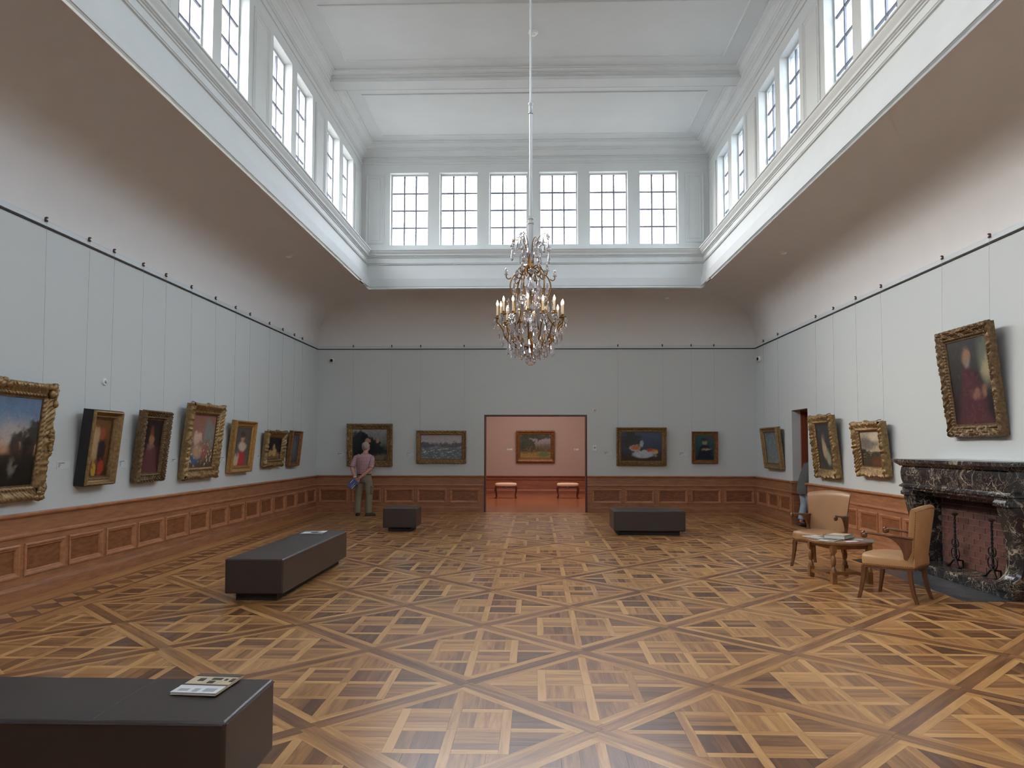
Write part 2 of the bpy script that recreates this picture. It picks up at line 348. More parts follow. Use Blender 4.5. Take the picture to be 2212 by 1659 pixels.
def canvas_mat():
    m = bpy.data.materials.new('oil_paint'); m.use_nodes = True; n, l = m.node_tree.nodes, m.node_tree.links
    p = n['Principled BSDF']; p.inputs['Roughness'].default_value = .38; p.inputs['Specular IOR Level'].default_value = .3
    at = n.new('ShaderNodeAttribute'); at.attribute_name = 'paint'
    tc = n.new('ShaderNodeTexCoord'); t = n.new('ShaderNodeTexNoise'); t.inputs['Scale'].default_value = 60; t.inputs['Detail'].default_value = 5; t.inputs['Distortion'].default_value = 1.5
    l.new(tc.outputs['Object'], t.inputs[0])
    mx = n.new('ShaderNodeMixRGB'); mx.blend_type = 'OVERLAY'; mx.inputs[0].default_value = .45
    l.new(at.outputs['Color'], mx.inputs[1]); l.new(t.outputs[0], mx.inputs[2]); l.new(mx.outputs[0], p.inputs['Base Color'])
    M['canvas'] = m
canvas_mat()

# ------------------------------------------------------------------ parquet floor
XF0, XF1, YF0, YF1 = XL + .88, XR - .88, YF + .88, YB - .88
random.seed(4)
def clip_half(poly, a, b, c):
    """keep a*x+b*y<=c"""
    out = []
    for i in range(len(poly)):
        p, q = poly[i], poly[(i + 1) % len(poly)]
        dp, dq = a*p[0]+b*p[1]-c, a*q[0]+b*q[1]-c
        if dp <= 0: out.append(p)
        if dp * dq < 0:
            t = dp / (dp - dq); out.append((p[0]+(q[0]-p[0])*t, p[1]+(q[1]-p[1])*t))
    return out
def clip_rect(poly, x0, x1, y0, y1):
    for a, b, c in ((1,0,x1),(-1,0,-x0),(0,1,y1),(0,-1,-y0)):
        if len(poly) < 3: return []
        poly = clip_half(poly, a, b, c)
    return poly
def area(poly): return .5 * sum(poly[i][0]*poly[(i+1)%len(poly)][1]-poly[(i+1)%len(poly)][0]*poly[i][1] for i in range(len(poly)))
pieces = []                                   # (polygon, tone, grain angle)
def piece(poly, tone, ang):
    if len(poly) >= 3 and abs(area(poly)) > 2e-4:
        pieces.append((poly if area(poly) > 0 else poly[::-1], tone, ang, random.random()))
def fpiece(poly, tone, ang): piece(clip_rect(poly, XF0, XF1, YF0, YF1), tone, ang)
def light(): return random.uniform(.68, 1.02)
def dark(): return random.choice((random.uniform(.02, .35), random.uniform(.2, .6), random.uniform(.3, .72)))
GX, GY, GP = -.4805, 5.2173, .8346
s2 = math.sqrt(2); LN = GP * s2; HD, HL = .05, .11
for i in range(-8, 8):
    for j in range(-12, 18):
        if (i + j) % 2: continue
        nx, ny = GX + i*GP, GY + j*GP
        if not (XF0 - 2 < nx < XF1 + 2 and YF0 - 2 < ny < YF1 + 2): continue
        for d, off in (((1/s2, -1/s2), 0), ((1/s2, 1/s2), HD)):
            pn = (-d[1], d[0])
            q = lambda t, w: (nx + d[0]*t + pn[0]*w, ny + d[1]*t + pn[1]*w)
            ang = math.atan2(d[1], d[0])
            half = LN * random.uniform(.35, .65)
            td = random.uniform(.18, .5)
            fpiece([q(off, -HD), q(LN - off, -HD), q(LN - off, HD), q(off, HD)], td, ang)
            o2 = HD if off == 0 else HL
            for sg in (-1, 1):
                a, b = sorted((sg*HD, sg*HL))
                fpiece([q(o2, a), q(LN - o2, a), q(LN - o2, b), q(o2, b)], random.uniform(.6, .92), ang)
        # cell whose near corner is this node
        cx, cyy = nx, ny + GP; hd = GP - HL * s2; w = .057; a = (hd - w) / 2
        def dia(poly):
            for sx in (1, -1):
                for sy in (1, -1):
                    if len(poly) < 3: return []
                    poly = clip_half(poly, sx, sy, hd)
            return poly
        def rect(x0, x1, y0, y1, tone, ang):
            poly = dia([(x0,y0),(x1,y0),(x1,y1),(x0,y1)])
            fpiece([(cx+p[0], cyy+p[1]) for p in poly], tone, ang)
        o1, i1, h = a + w/2, a - w/2, w/2
        rect(-h, h, 0, hd, light(), PI/2); rect(-h, h, -hd, 0, light(), PI/2)
        rect(-o1, -i1, -o1, o1, light(), PI/2); rect(i1, o1, -o1, o1, light(), PI/2)
        for yy in (-a, 0, a):
            rect(h, i1, yy-h, yy+h, light(), 0); rect(-i1, -h, yy-h, yy+h, light(), 0)
        rect(o1, hd, -h, h, light(), 0); rect(-hd, -o1, -h, h, light(), 0)
        for sx in (-1, 1):
            for sy in (-1, 1):
                x0, x1 = sorted((sx*h, sx*i1)); y0, y1 = sorted((sy*h, sy*i1))
                vert = sx * sy > 0; base = dark(); k = random.choice((3, 3, 4))
                cuts = [0] + sorted((q + random.uniform(-.25, .25)) / k for q in range(1, k)) + [1]
                for u, v in zip(cuts, cuts[1:]):
                    t = min(.8, max(0, base + random.uniform(-.2, .25)))
                    if vert: rect(x0+(x1-x0)*u, x0+(x1-x0)*v, y0, y1, t, PI/2)
                    else: rect(x0, x1, y0+(y1-y0)*u, y0+(y1-y0)*v, t, 0)
                base = dark(); y0, y1 = sorted((sy*h, sy*hd))
                for u, v in ((0, .3), (.3, .62), (.62, 1)):           # left and right tips, boards lying across
                    ya, yb = sorted((sy*(h+(o1-h)*u), sy*(h+(o1-h)*v))); xa, xb = sorted((sx*o1, sx*hd))
                    rect(xa, xb, ya, yb, min(.8, max(0, base + random.uniform(-.15, .2))), 0)
                base = dark()
                for u, v in ((0, .3), (.3, .62), (.62, 1)):           # near and far tips, boards lying lengthways
                    xa, xb = sorted((sx*(h+(o1-h)*u), sx*(h+(o1-h)*v))); ya, yb = sorted((sy*o1, sy*hd))
                    rect(xa, xb, ya, yb, min(.8, max(0, base + random.uniform(-.15, .2))), PI/2)
# border: strips and a band of squares set on their corners
def frame_strip(o0, o1, tone):
    x0, x1, y0, y1 = XL+o0, XR-o0, YF+o0, YB-o0; X0, X1, Y0, Y1 = XL+o1, XR-o1, YF+o1, YB-o1
    n = 9
    for k in range(n):
        f = lambda a, b, t: a + (b-a)*t
        t0, t1 = k/n, (k+1)/n
        piece([(x0, f(y0,y1,t0)), (X0, f(Y0,Y1,t0)), (X0, f(Y0,Y1,t1)), (x0, f(y0,y1,t1))], tone(), PI/2)
        piece([(x1, f(y0,y1,t0)), (X1, f(Y0,Y1,t0)), (X1, f(Y0,Y1,t1)), (x1, f(y0,y1,t1))], tone(), PI/2)
        piece([(f(x0,x1,t0), y0), (f(X0,X1,t0), Y0), (f(X0,X1,t1), Y0), (f(x0,x1,t1), y0)], tone(), 0)
        piece([(f(x0,x1,t0), y1), (f(X0,X1,t0), Y1), (f(X0,X1,t1), Y1), (f(x0,x1,t1), y1)], tone(), 0)
lt = lambda: random.uniform(.6, .85); dk = lambda: random.uniform(.1, .3)
frame_strip(0, .17, lt); frame_strip(.17, .31, lt); frame_strip(.31, .36, dk); frame_strip(.70, .745, dk); frame_strip(.745, .88, lt)
def band(P, n, hw):
    """P(s,t): s along 0..n, t -1..1 across"""
    for k in range(n):
        c = k + .5
        piece([P(c-.5, 0), P(c, -1), P(c+.5, 0), P(c, 1)], random.uniform(.0, .3), PI/4)
        for sg in (-1, 1):
            piece([P(c-.5, 0), P(c-.5, sg), P(c, sg)], lt(), 0); piece([P(c+.5, 0), P(c+.5, sg), P(c, sg)], lt(), 0)
ly, lx = (YB - YF) - .72, (XR - XL) - 1.4
ny_, nx_ = round(ly / .34), round(lx / .34)
for xc in (XL + .53, XR - .53): band(lambda s, t: (xc + t*.17, YF + .36 + ly*s/ny_), ny_, .17)
for yc in (YB - .53, YF + .53): band(lambda s, t: (XL + .70 + lx*s/nx_, yc + t*.17), nx_, .17)

def project(x, y, z=0.):
    v = camo.matrix_basis.inverted() @ Vector((x, y, z))
    return (PPX + FPX * v.x / -v.z, PPY - FPX * v.y / -v.z) if v.z < -.05 else None
camo.rotation_mode = 'QUATERNION'; bpy.context.view_layer.update()
def shown(poly):
    c = (sum(p[0] for p in poly)/len(poly), sum(p[1] for p in poly)/len(poly))
    if -3.9 < c[0] < -1.2 and c[1] < 5.2: return 0               # behind the near bench
    pr = [project(*p) for p in poly]
    if any(p is None for p in pr): return 0
    pr = [(min(max(p[0], 0), 2212), min(max(p[1], 0), 1659)) for p in pr]
    return abs(area(pr))
order = sorted(range(len(pieces)), key=lambda k: -shown(pieces[k][0]))
near = set(order[:300])
fb = MB(); fb.box(XL - .2, XR + .2, YF - .2, YB + .02, -.12, -.004)
floor = struct(fb.build('floor', M['plinth']), 'polished parquet floor of diagonal strips around squares of oak and walnut')
def plank_geo(poly, gap=.0007):
    c = Vector((sum(p[0] for p in poly)/len(poly), sum(p[1] for p in poly)/len(poly)))
    n = len(poly); top = []
    for p in poly:
        d = c - Vector(p); dl = d.length; q = Vector(p) + d * (gap * 1.4 / max(dl, .01)); top.append((q.x, q.y, 0.0))
    bot = [(p[0], p[1], -.006) for p in top]
    return top + bot, [tuple(range(n))] + [(i, i+n, (i+1) % n + n, (i+1) % n) for i in range(n)]
def set_tint(me, cols):
    a = me.color_attributes.new('tint', 'FLOAT_COLOR', 'POINT'); a.data.foreach_set('color', np.array(cols, dtype=np.float32).ravel())
def in_slab(poly):
    cx = sum(p[0] for p in poly)/len(poly); c_y = sum(p[1] for p in poly)/len(poly)
    return cx > 4.56 and 8.15 < c_y < 10.6
bv, bf, bc = [], [], []
for k, (poly, tone, ang, rnd) in enumerate(pieces):
    if in_slab(poly): continue
    vs, fs = plank_geo(poly); col = (tone, math.cos(ang), math.sin(ang), rnd)
    if k in near:
        me = bpy.data.meshes.new('plank'); me.from_pydata(vs, [], fs); me.materials.append(M['parquet']); set_tint(me, [col]*len(vs))
        o = bpy.data.objects.new('plank', me); C.objects.link(o); o.parent = floor
    else:
        b = len(bv); bv += vs; bf += [tuple(i+b for i in f) for f in fs]; bc += [col]*len(vs)
me = bpy.data.meshes.new('plank_field'); me.from_pydata(bv, [], bf); me.materials.append(M['parquet']); set_tint(me, bc)
o = bpy.data.objects.new('plank_field', me); C.objects.link(o); o.parent = floor; o['kind'] = 'stuff'

# ------------------------------------------------------------------ walls
DX0, DX1, DZ = -1.275, 1.281, 2.415           # opening to the next room
RY0, RY1, RZ = 15.16, 16.09, 2.40             # doorway in the right wall
FY0, FY1, FZ = 8.28, 10.28, 1.08              # firebox opening
T = .32
b = MB(); b.box(XL - T, XL, YF, YB + T, 0, ZR)
wall_left = struct(b.build('wall_left', M['fabric']), 'long left gallery wall covered in pale grey cloth')
b = MB(); b.box(XL, DX0, YB, YB + T, 0, ZR); b.box(DX1, XR, YB, YB + T, 0, ZR); b.box(DX0, DX1, YB, YB + T, DZ, ZR)
wall_back = struct(b.build('wall_back', M['fabric']), 'far gallery wall in pale grey cloth with a wide opening')
TR = .18
b = MB(); b.box(XR, XR + TR, RY1, YB + T, 0, ZR); b.box(XR, XR + TR, FY1, RY0, 0, ZR); b.box(XR, XR + TR, RY0, RY1, RZ, ZR)
b.box(XR, XR + TR, YF, FY0, 0, ZR); b.box(XR, XR + TR, FY0, FY1, FZ, ZR)
wall_right = struct(b.build('wall_right', M['fabric']), 'right gallery wall in pale grey cloth with doorway and fireplace')
b = MB(); b.box(XL - T, XR + T, YF - T, YF, 0, ZR)
wall_front = struct(b.build('wall_front', M['fabric']), 'gallery wall behind the viewer in pale grey cloth')

# picture rail and panelling; F maps (along, out, up) into the room
FL = lambda s, o, z: (XL + o, s, z)
FR = lambda s, o, z: (XR - o, s, z)
FB = lambda s, o, z: (s, YB - o, z)
FF = lambda s, o, z: (s, YF + o, z)
def fprism(F, s0, s1, prof, name, m, parent, mitre=None):
    """profile (out,up) pulled from s0 to s1"""
    b = MB(); n = len(prof)
    b.rings([[F(s0, p[0], p[1]) for p in prof], [F(s1, p[0], p[1]) for p in prof]])
    return b.build(name, m, parent)
RAIL = [(0, 4.07), (.024, 4.07), (.03, 4.074), (.03, 4.126), (.024, 4.138), (0, 4.142)]
CAP = [(0, .862), (.035, .862), (.042, .872), (.062, .878), (.066, .886), (.066, .9), (.058, .908), (0, .908)]
MID = [(0, .645), (.036, .645), (.046, .655), (.05, .67), (.046, .685), (.03, .69), (0, .69)]
BASE = [(0, 0), (.062, 0), (.062, .11), (.056, .125), (.045, .132), (.04, .145), (0, .145)]
def panel_set(F, s0, s1, edges, wall, skip_rail=False, r0=None, r1=None):
    if not skip_rail:
        fprism(F, r0 if r0 is not None else s0, r1 if r1 is not None else s1, RAIL, 'picture_rail', M['rail'], wall)
        fprism(F, r0 if r0 is not None else s0, r1 if r1 is not None else s1, [(.0, 4.054), (.016, 4.054), (.016, 4.07), (0, 4.07)], 'rail_strip', M['rail_dark'], wall)  # narrow raised strip of dark colour below the rail
    fprism(F, s0, s1, [(0, .69), (.024, .69), (.024, .862), (0, .862)], 'frieze_board', M['wains'], wall)
    fprism(F, s0, s1, CAP, 'dado_cap', M['wains_m'], wall)
    fprism(F, s0, s1, MID, 'dado_rail', M['wains_m'], wall)
    fprism(F, s0, s1, BASE, 'baseboard', M['wains'], wall)
    z0, z1 = .245, .565
    b = MB()
    def bx(a, c, o, za, zb):
        vs = [F(a,0,za),F(c,0,za),F(c,o,za),F(a,o,za),F(a,0,zb),F(c,0,zb),F(c,o,zb),F(a,o,zb)]
        b.add(vs, [(0,3,2,1),(4,5,6,7),(0,1,5,4),(1,2,6,5),(2,3,7,6),(3,0,4,7)])
    bx(s0, s1, .026, .145, z0); bx(s0, s1, .026, z1, .645)
    cur = s0
    for (a, c) in edges: bx(cur, a, .026, z0, z1); cur = c
    bx(cur, s1, .026, z0, z1)
    b.build('stile_and_rail', M['wains'], wall)
    for (a, c) in edges:
        b = MB(); vs = [F(a,.004,z0),F(c,.004,z0),F(c,.004,z1),F(a,.004,z1)]
        b.add(vs + [F(a,0,z0),F(c,0,z0),F(c,0,z1),F(a,0,z1)], [(0,1,2,3),(4,7,6,5),(0,4,5,1),(1,5,6,2),(2,6,7,3),(3,7,4,0)])
        p = b.build('wainscot_panel', M['wains_f'], wall)
        # bolection moulding round the panel
        b = MB(); prof = [(-.014, .026), (-.014, .036), (0, .042), (.014, .038), (.022, .028), (.036, .024), (.044, .012), (.046, .004)]
        rs = []
        for (d, o) in prof: rs.append([F(a+d,o,z0+d), F(c-d,o,z0+d), F(c-d,o,z1-d), F(a+d,o,z1-d)])
        b.rings(rs, caps=False); b.build('panel_moulding', M['wains_m'], p)
def spread(s0, s1, n, gap, end):
    w = ((s1 - s0) - 2*end - (n-1)*gap) / n
    return [(s0+end+k*(w+gap), s0+end+k*(w+gap)+w) for k in range(n)]
panel_set(FB, XL, DX0 - .0, spread(XL + .03, DX0 - .06, 5, .12, .07), wall_back, r0=XL, r1=XR)
panel_set(FB, DX1, XR, spread(DX1 + .06, XR - .03, 5, .12, .07), wall_back, skip_rail=True)
le = []; y = YB - .10
while y - .665 > YF + .1: le.append((y - .665, y)); y -= .765
panel_set(FL, YF, YB, sorted(le), wall_left)
panel_set(FR, RY1, YB, spread(RY1 + .03, YB - .03, 3, .11, .07), wall_right, r0=YF, r1=YB)
panel_set(FR, 10.51, RY0, spread(10.53, RY0 - .03, 6, .1, .06), wall_right, skip_rail=True)
panel_set(FR, YF, 8.15, spread(YF + .05, 8.1, 14, .1, .06), wall_right, skip_rail=True)
panel_set(FF, XL, XR, spread(XL + .05, XR - .05, 14, .1, .06), wall_front)
# returns of the panelling into the right doorway
b = MB(); b.box(XR, XR + TR, RY1 - .03, RY1, .145, .862); b.build('frieze_board', M['wains'], wall_right)
b = MB(); b.box(XR - .06, XR + TR, RY1 - .07, RY1, .862, .908); b.box(XR - .05, XR + TR, RY1 - .055, RY1, .645, .69); b.build('dado_cap', M['wains_m'], wall_right)
b = MB(); b.box(XR - .06, XR + TR, RY1 - .06, RY1, 0, .14); b.build('baseboard', M['wains'], wall_right)
b = MB(); b.box(XR - .02, XR + TR, RY0, RY0 + .03, .145, .862); b.box(XR - .06, XR + TR, RY0, RY0 + .06, .862, .908); b.build('dado_cap', M['wains_m'], wall_right)

# door linings
d1 = struct(thing('door_1', '', None, (0, 0, 0)), 'dark wood lining of the wide opening to the pink room')
b = MB(); b.box(DX0, DX0 + .035, YB + .01, YB + T, 0, DZ); b.build('jamb', M['door_dark'], d1)
b = MB(); b.box(DX1 - .035, DX1, YB + .01, YB + T, 0, DZ); b.build('jamb', M['door_dark'], d1)
b = MB(); b.box(DX0 + .035, DX1 - .035, YB + .01, YB + T, DZ - .035, DZ); b.build('header', M['door_dark'], d1)
b = MB(); b.box(DX0, DX1, YB - .0, YB + T, -.02, .002); b.build('threshold', M['next_floor'], d1)
d2 = struct(thing('door_2', '', None, (0, 0, 0)), 'narrow doorway in the right wall with red-brown wooden lining')
b = MB(); b.box(XR + TR, XR + .62, RY1 - .05, RY1 + .02, 0, RZ)
for k in range(3): b.box(XR + TR + .06 + k*.13, XR + TR + .13 + k*.13, RY1 - .065, RY1 - .05, .1, RZ)
b.build('jamb', M['red_wood'], d2)
b = MB(); b.box(XR + TR, XR + .62, RY0 - .02, RY0 + .05, 0, RZ); b.build('jamb', M['red_wood'], d2)
b = MB(); b.box(XR + TR, XR + .62, RY0, RY1, RZ - .04, RZ + .05); b.build('header', M['door_dark'], d2)

# next room beyond the opening
NY = 26.19
b = MB(); b.box(-4.5, 4.5, YB + T, NY + .2, -.12, 0); nfloor = struct(b.build('floor_next_room', M['next_floor']), 'red-brown oiled floor of the room beyond the opening')
b = MB(); b.box(-4.5, 4.5, NY, NY + .2, 0, 4.2); wnb = struct(b.build('wall_next_room', M['pink']), 'dusky pink wall of the room beyond the opening')
b = MB(); b.box(-4.7, -4.5, YB + T, NY + .2, 0, 4.2); struct(b.build('wall_next_room_left', M['pink']), 'left pink wall of the room beyond')
b = MB(); b.box(4.5, 4.7, YB + T, NY + .2, 0, 4.2); struct(b.build('wall_next_room_right', M['pink']), 'right pink wall of the room beyond')
b = MB(); b.box(XL, DX0, YB + T, YB + T + .02, 0, 4.2); b.box(DX1, XR, YB + T, YB + T + .02, 0, 4.2); b.box(DX0, DX1, YB + T, YB + T + .02, DZ, 4.2)
struct(b.build('wall_next_room_near', M['pink']), 'near pink wall of the room beyond')
b = MB(); b.box(-4.7, 4.7, YB + T, NY + .2, 4.2, 4.4); struct(b.build('ceiling_next_room', M['plaster']), 'plain white ceiling of the room beyond')
FN = lambda s, o, z: (s, NY - o, z)
fprism(FN, -4.5, 4.5, [(0, .55), (.03, .55), (.05, .565), (.05, .585), (.07, .595), (.07, .615), (0, .615)], 'dado_cap', M['red_wains'], wnb)
fprism(FN, -4.5, 4.5, [(0, .47), (.03, .47), (.045, .48), (.045, .5), (.02, .51), (.02, .55), (0, .55)], 'dado_rail', M['red_wains'], wnb)
fprism(FN, -4.5, 4.5, [(0, .14), (.02, .14), (.02, .47), (0, .47)], 'wainscot_panel', M['red_wains'], wnb)
fprism(FN, -4.5, 4.5, [(0, 0), (.06, 0), (.06, .115), (.05, .13), (.03, .145), (0, .145)], 'baseboard', M['red_wains'], wnb)
la = bpy.data.lights.new('next_room_lamp', 'AREA'); la.shape = 'RECTANGLE'; la.size = 3.5; la.size_y = 3.5; la.energy = 165; la.color = (1, .93, .87)
lo = bpy.data.objects.new('next_room_lamp', la); lo.location = (0, 22.6, 4.15); C.objects.link(lo)
# passage behind the right doorway
b = MB(); b.box(XR + TR, 8.2, 13.4, 17.6, -.12, 0); struct(b.build('floor_passage', M['next_floor']), 'wooden floor of the passage behind the right doorway')
b = MB(); b.box(8.2, 8.4, 13.4, 17.6, 0, 3); b.box(XR + .62, 8.2, 17.4, 17.6, 0, 3); b.box(XR + .62, 8.2, 13.4, 13.6, 0, 3); b.box(XR + TR, 8.4, 13.4, 17.6, 2.9, 3)
b.box(XR + TR, XR + .62, RY1 + .02, 17.6, 0, 3); b.box(XR + TR, XR + .62, 13.4, RY0 - .02, 0, 3); b.box(XR + TR, XR + .62, RY0 - .02, RY1 + .02, RZ + .05, 3)
struct(b.build('wall_passage', M['cove']), 'cream walls of the passage behind the right doorway')

# ------------------------------------------------------------------ cove, clerestory, ceiling
def rect_sweep(prof, name, m, rectf, smooth=False, parent=None):
    b = MB(); rs = []
    for p in prof:
        x0, x1, y0, y1 = rectf(p[0]); rs.append([(x0,y0,p[1]),(x1,y0,p[1]),(x1,y1,p[1]),(x0,y1,p[1])])
    b.rings(rs, caps=False)
    return b.build(name, m, parent, smooth=smooth)
inset = 1.685
prof = [(0, 4.10), (0, 4.20)]
for k in range(1, 19):
    t = k / 18 * PI / 2; prof.append((1.28 * (1 - math.cos(t) ** .95), 4.20 + 1.03 * math.sin(t) ** .92))
prof.append((inset - .03, 5.232))
def wallrect(o):
    f = o / inset
    return (XL + (SX0 - XL) * f, XR + (SX1 - XR) * f, YF + (SY0 - YF) * f, YB + (SY1 - YB) * f)
b = MB()
for side in range(4):
    rs = []
    for p in prof:
        x0, x1, y0, y1 = wallrect(p[0]); q = [(x0,y0),(x1,y0),(x1,y1),(x0,y1)]
        A, B = q[side], q[(side+1) % 4]; rs.append([(A[0],A[1],p[1]), (B[0],B[1],p[1])])
    b.rings(rs, closed=False, caps=False)
cove = struct(b.build('ceiling_cove', M['cove'], smooth=60), 'cream curved cove between the walls and the clerestory')
sof = lambda o: (SX0 - o, SX1 + o, SY0 - o, SY1 + o)
LOW = [(.0, 5.262), (-.03, 5.262), (-.03, 5.235), (-.045, 5.232), (-.045, 5.245), (-.02, 5.266), (-.005, 5.27), (.012, 5.275), (.012, 5.288), (.0, 5.292), (.0, 5.47), (.035, 5.475), (.085, 5.80), (.085, 5.812), (.06, 5.818),
       (.06, 5.828), (.075, 5.838), (.06, 5.848), (.085, 5.858), (.085, 5.965), (.07, 5.972), (.07, 5.99), (.05, 5.998), (.055, 6.012), (.035, 6.02), (.03, 6.05), (.0, 6.09), (-.012, 6.11), (-.012, 6.125), (-.03, 6.132), (-.03, 6.152), (.02, 6.165), (CW + .01, 6.175)]
low = struct(rect_sweep(LOW, 'trim_1', M['plaster'], sof), 'white stepped moulding round the foot of the clerestory')
TOP = [(CW + .01, 8.25), (CW - .02, 8.255), (CW - .03, 8.275), (CW - .02, 8.295), (CW - .006, 8.30), (CW - .006, 8.37), (CW - .03, 8.38), (CW - .04, 8.395), (CW - .03, 8.41), (CW - .05, 8.42), (CW - .06, 8.44), (CW - .10, 8.475), (CW - .155, 8.50),
       (CW - .155, 8.52), (CW - .18, 8.525), (CW - .18, 8.57), (CW - .20, 8.58), (CW - .21, 8.60), (CW - .26, 8.635), (CW - .29, 8.645), (CW - .29, 8.66), (CW - .33, 8.668), (CW - .33, 8.70)]
rect_sweep(TOP, 'trim_2', M['plaster'], sof)
struct(bpy.data.objects['trim_2'], 'white cornice of stacked mouldings under the ceiling')

ZS, ZH, WW = 6.33, 8.05, .90
xw = [-3.41 + 1.1655 * k for k in range(6)]
yw = []
for k in range(6): yw += [14.35 - 3.06 * k, 15.52 - 3.06 * k]
yw.sort()
TC = .36
def cler_wall(name, label, F, s0, s1, starts, w, panels):
    b = MB()
    def bx(a, c, za, zb):
        vs = [F(a,0,za),F(c,0,za),F(c,-TC,za),F(a,-TC,za),F(a,0,zb),F(c,0,zb),F(c,-TC,zb),F(a,-TC,zb)]
        b.add(vs, [(0,3,2,1),(4,5,6,7),(0,1,5,4),(1,2,6,5),(2,3,7,6),(3,0,4,7)])
    bx(s0 - TC, s1 + TC, 5.5, ZS); bx(s0 - TC, s1 + TC, ZH, 8.9); cur = s0 - TC
    for a in starts: bx(cur, a, ZS, ZH); cur = a + w
    bx(cur, s1 + TC, ZS, ZH)
    wl_ = struct(b.build(name, M['plaster']), label)
    for (a, c) in panels:
        b = MB(); za, zb = ZS + .03, ZH - .03
        prof = [(0, 0), (.0, .018), (.02, .022), (.035, .012), (.04, .004), (.075, .004), (.08, .012), (.092, .014), (.1, .006), (.105, .004)]
        rs = [[F(a+d,o,za+d), F(c-d,o,za+d), F(c-d,o,zb-d), F(a+d,o,zb-d)] for d, o in prof]
        b.rings(rs, caps=False); b.add(rs[-1], [(0,1,2,3)])
        b.build('pier_panel', M['plaster'], wl_)
    return wl_
GL = lambda s, o, z: (CX0 + o, s, z)
GR = lambda s, o, z: (CX1 - o, s, z)
GB = lambda s, o, z: (s, CY1 - o, z)
GF = lambda s, o, z: (s, CY0 + o, z)
side_panels = [(y - .815, y - .165) for y in yw[::2][1:]] + [(yw[-1] + WW + .14, CY1 - .10), (CY0 + .1, yw[0] - .14)]
cler_wall('wall_clerestory_back', 'white clerestory wall over the far end with six windows', GB, CX0, CX1, xw, WW, [(CX0 + .10, xw[0] - .14), (xw[-1] + WW + .16, CX1 - .12)])
cler_wall('wall_clerestory_left', 'white clerestory wall on the left with paired windows', GL, CY0, CY1, yw, .91, side_panels)
cler_wall('wall_clerestory_right', 'white clerestory wall on the right with paired windows', GR, CY0, CY1, yw, .91, side_panels)
cler_wall('wall_clerestory_front', 'white clerestory wall behind the viewer with six windows', GF, CX0, CX1, xw, WW, [])
# windows
wcount = [0]
def window(F, s0, w, detail, label, pm='pane'):
    wcount[0] += 1
    wdw = struct(thing('window_%d' % wcount[0], '', None), label)
    d = -.14
    def fb(b, a, c, o0, o1, za, zb):
        vs = [F(a,o0,za),F(c,o0,za),F(c,o1,za),F(a,o1,za),F(a,o0,zb),F(c,o0,zb),F(c,o1,zb),F(a,o1,zb)]
        b.add(vs, [(0,3,2,1),(4,5,6,7),(0,1,5,4),(1,2,6,5),(2,3,7,6),(3,0,4,7)])
    b = MB(); e = .035
    fb(b, s0, s0+e, d-.05, d, ZS, ZH); fb(b, s0+w-e, s0+w, d-.05, d, ZS, ZH); fb(b, s0+e, s0+w-e, d-.05, d, ZS, ZS+e); fb(b, s0+e, s0+w-e, d-.05, d, ZH-e, ZH)
    b.build('window_frame', M['wframe'], wdw)
    W0, W1, Z0, Z1 = s0+e, s0+w-e, ZS+e, ZH-e; cw, ch = (W1-W0)/3, (Z1-Z0)/4
    for k in (1, 2):
        b = MB(); fb(b, W0+k*cw-.017, W0+k*cw+.017, d-.04, d-.012, Z0, Z1); b.build('glazing_bar', M['muntin'], wdw)
    for k in (1, 2, 3):
        b = MB(); fb(b, W0, W1, d-.038, d-.014, Z0+k*ch-.017, Z0+k*ch+.017); b.build('glazing_bar', M['muntin'], wdw)
    if detail:
        for i in range(3):
            for j in range(4):
                b = MB(); fb(b, W0+i*cw, W0+(i+1)*cw, d-.028, d-.024, Z0+j*ch, Z0+(j+1)*ch); b.build('pane', M[pm], wdw)
    else:
        b = MB(); fb(b, W0, W1, d-.028, d-.024, Z0, Z1); b.build('pane', M[pm], wdw)
ordn = ['first', 'second', 'third', 'fourth', 'fifth', 'sixth']
for k, x in enumerate(xw): window(GB, x, WW, True, '%s far-end clerestory window counted from the left' % ordn[k])
for nm, F in (('left', GL), ('right', GR)):
    vis = yw[::-1]
    for k, y in enumerate(vis):
        window(F, y, .91, k < 6, ('%s clerestory window on the %s counted from the far end' % (ordn[k], nm)) if k < 6 else '%s clerestory window %s overhead beyond the picture' % (nm, ['seventh', 'eighth', 'ninth', 'tenth', 'eleventh', 'twelfth'][k-6]), 'pane_right' if nm == 'right' else 'pane')
for k, x in enumerate(xw): window(GF, x, WW, False, '%s clerestory window behind the viewer' % ordn[k])
# ceiling with beams
b = MB(); b.box(CX0 - TC, CX1 + TC, CY0 - TC, CY1 + TC, ZC, 8.95)
ceil = struct(b.build('ceiling', M['plaster']), 'white coffered ceiling crossed by moulded beams')
beams = [13.98 - 3.06 * k for k in range(5)]
BP = [(-.38, ZC), (-.38, ZC-.02), (-.34, ZC-.025), (-.33, ZC-.045), (-.29, ZC-.06), (-.25, ZC-.062), (-.25, ZC-.075), (-.21, ZC-.085), (-.17, ZC-.09), (-.17, ZC-.15)]
for yb in beams:
    pr = BP + [(-a, c) for a, c in BP[::-1]]
    b = MB(); b.rings([[(SX0 - .1, yb + a, c) for a, c in pr], [(SX1 + .1, yb + a, c) for a, c in pr]]); b.build('ceiling_beam', M['plaster'], ceil)
    b = MB(); b.box(SX0 - .1, SX1 + .1, yb + .165, yb + .175, ZC - .155, ZC - .14); b.build('beam_edge', M['rail'], ceil)
ends = [SY1 - .05] + [0]
edges_ = [(beams[k] + .38 if k < 5 else SY0 + .05, (SY1 - .05) if k == 0 else beams[k-1] - .38) for k in range(6)]
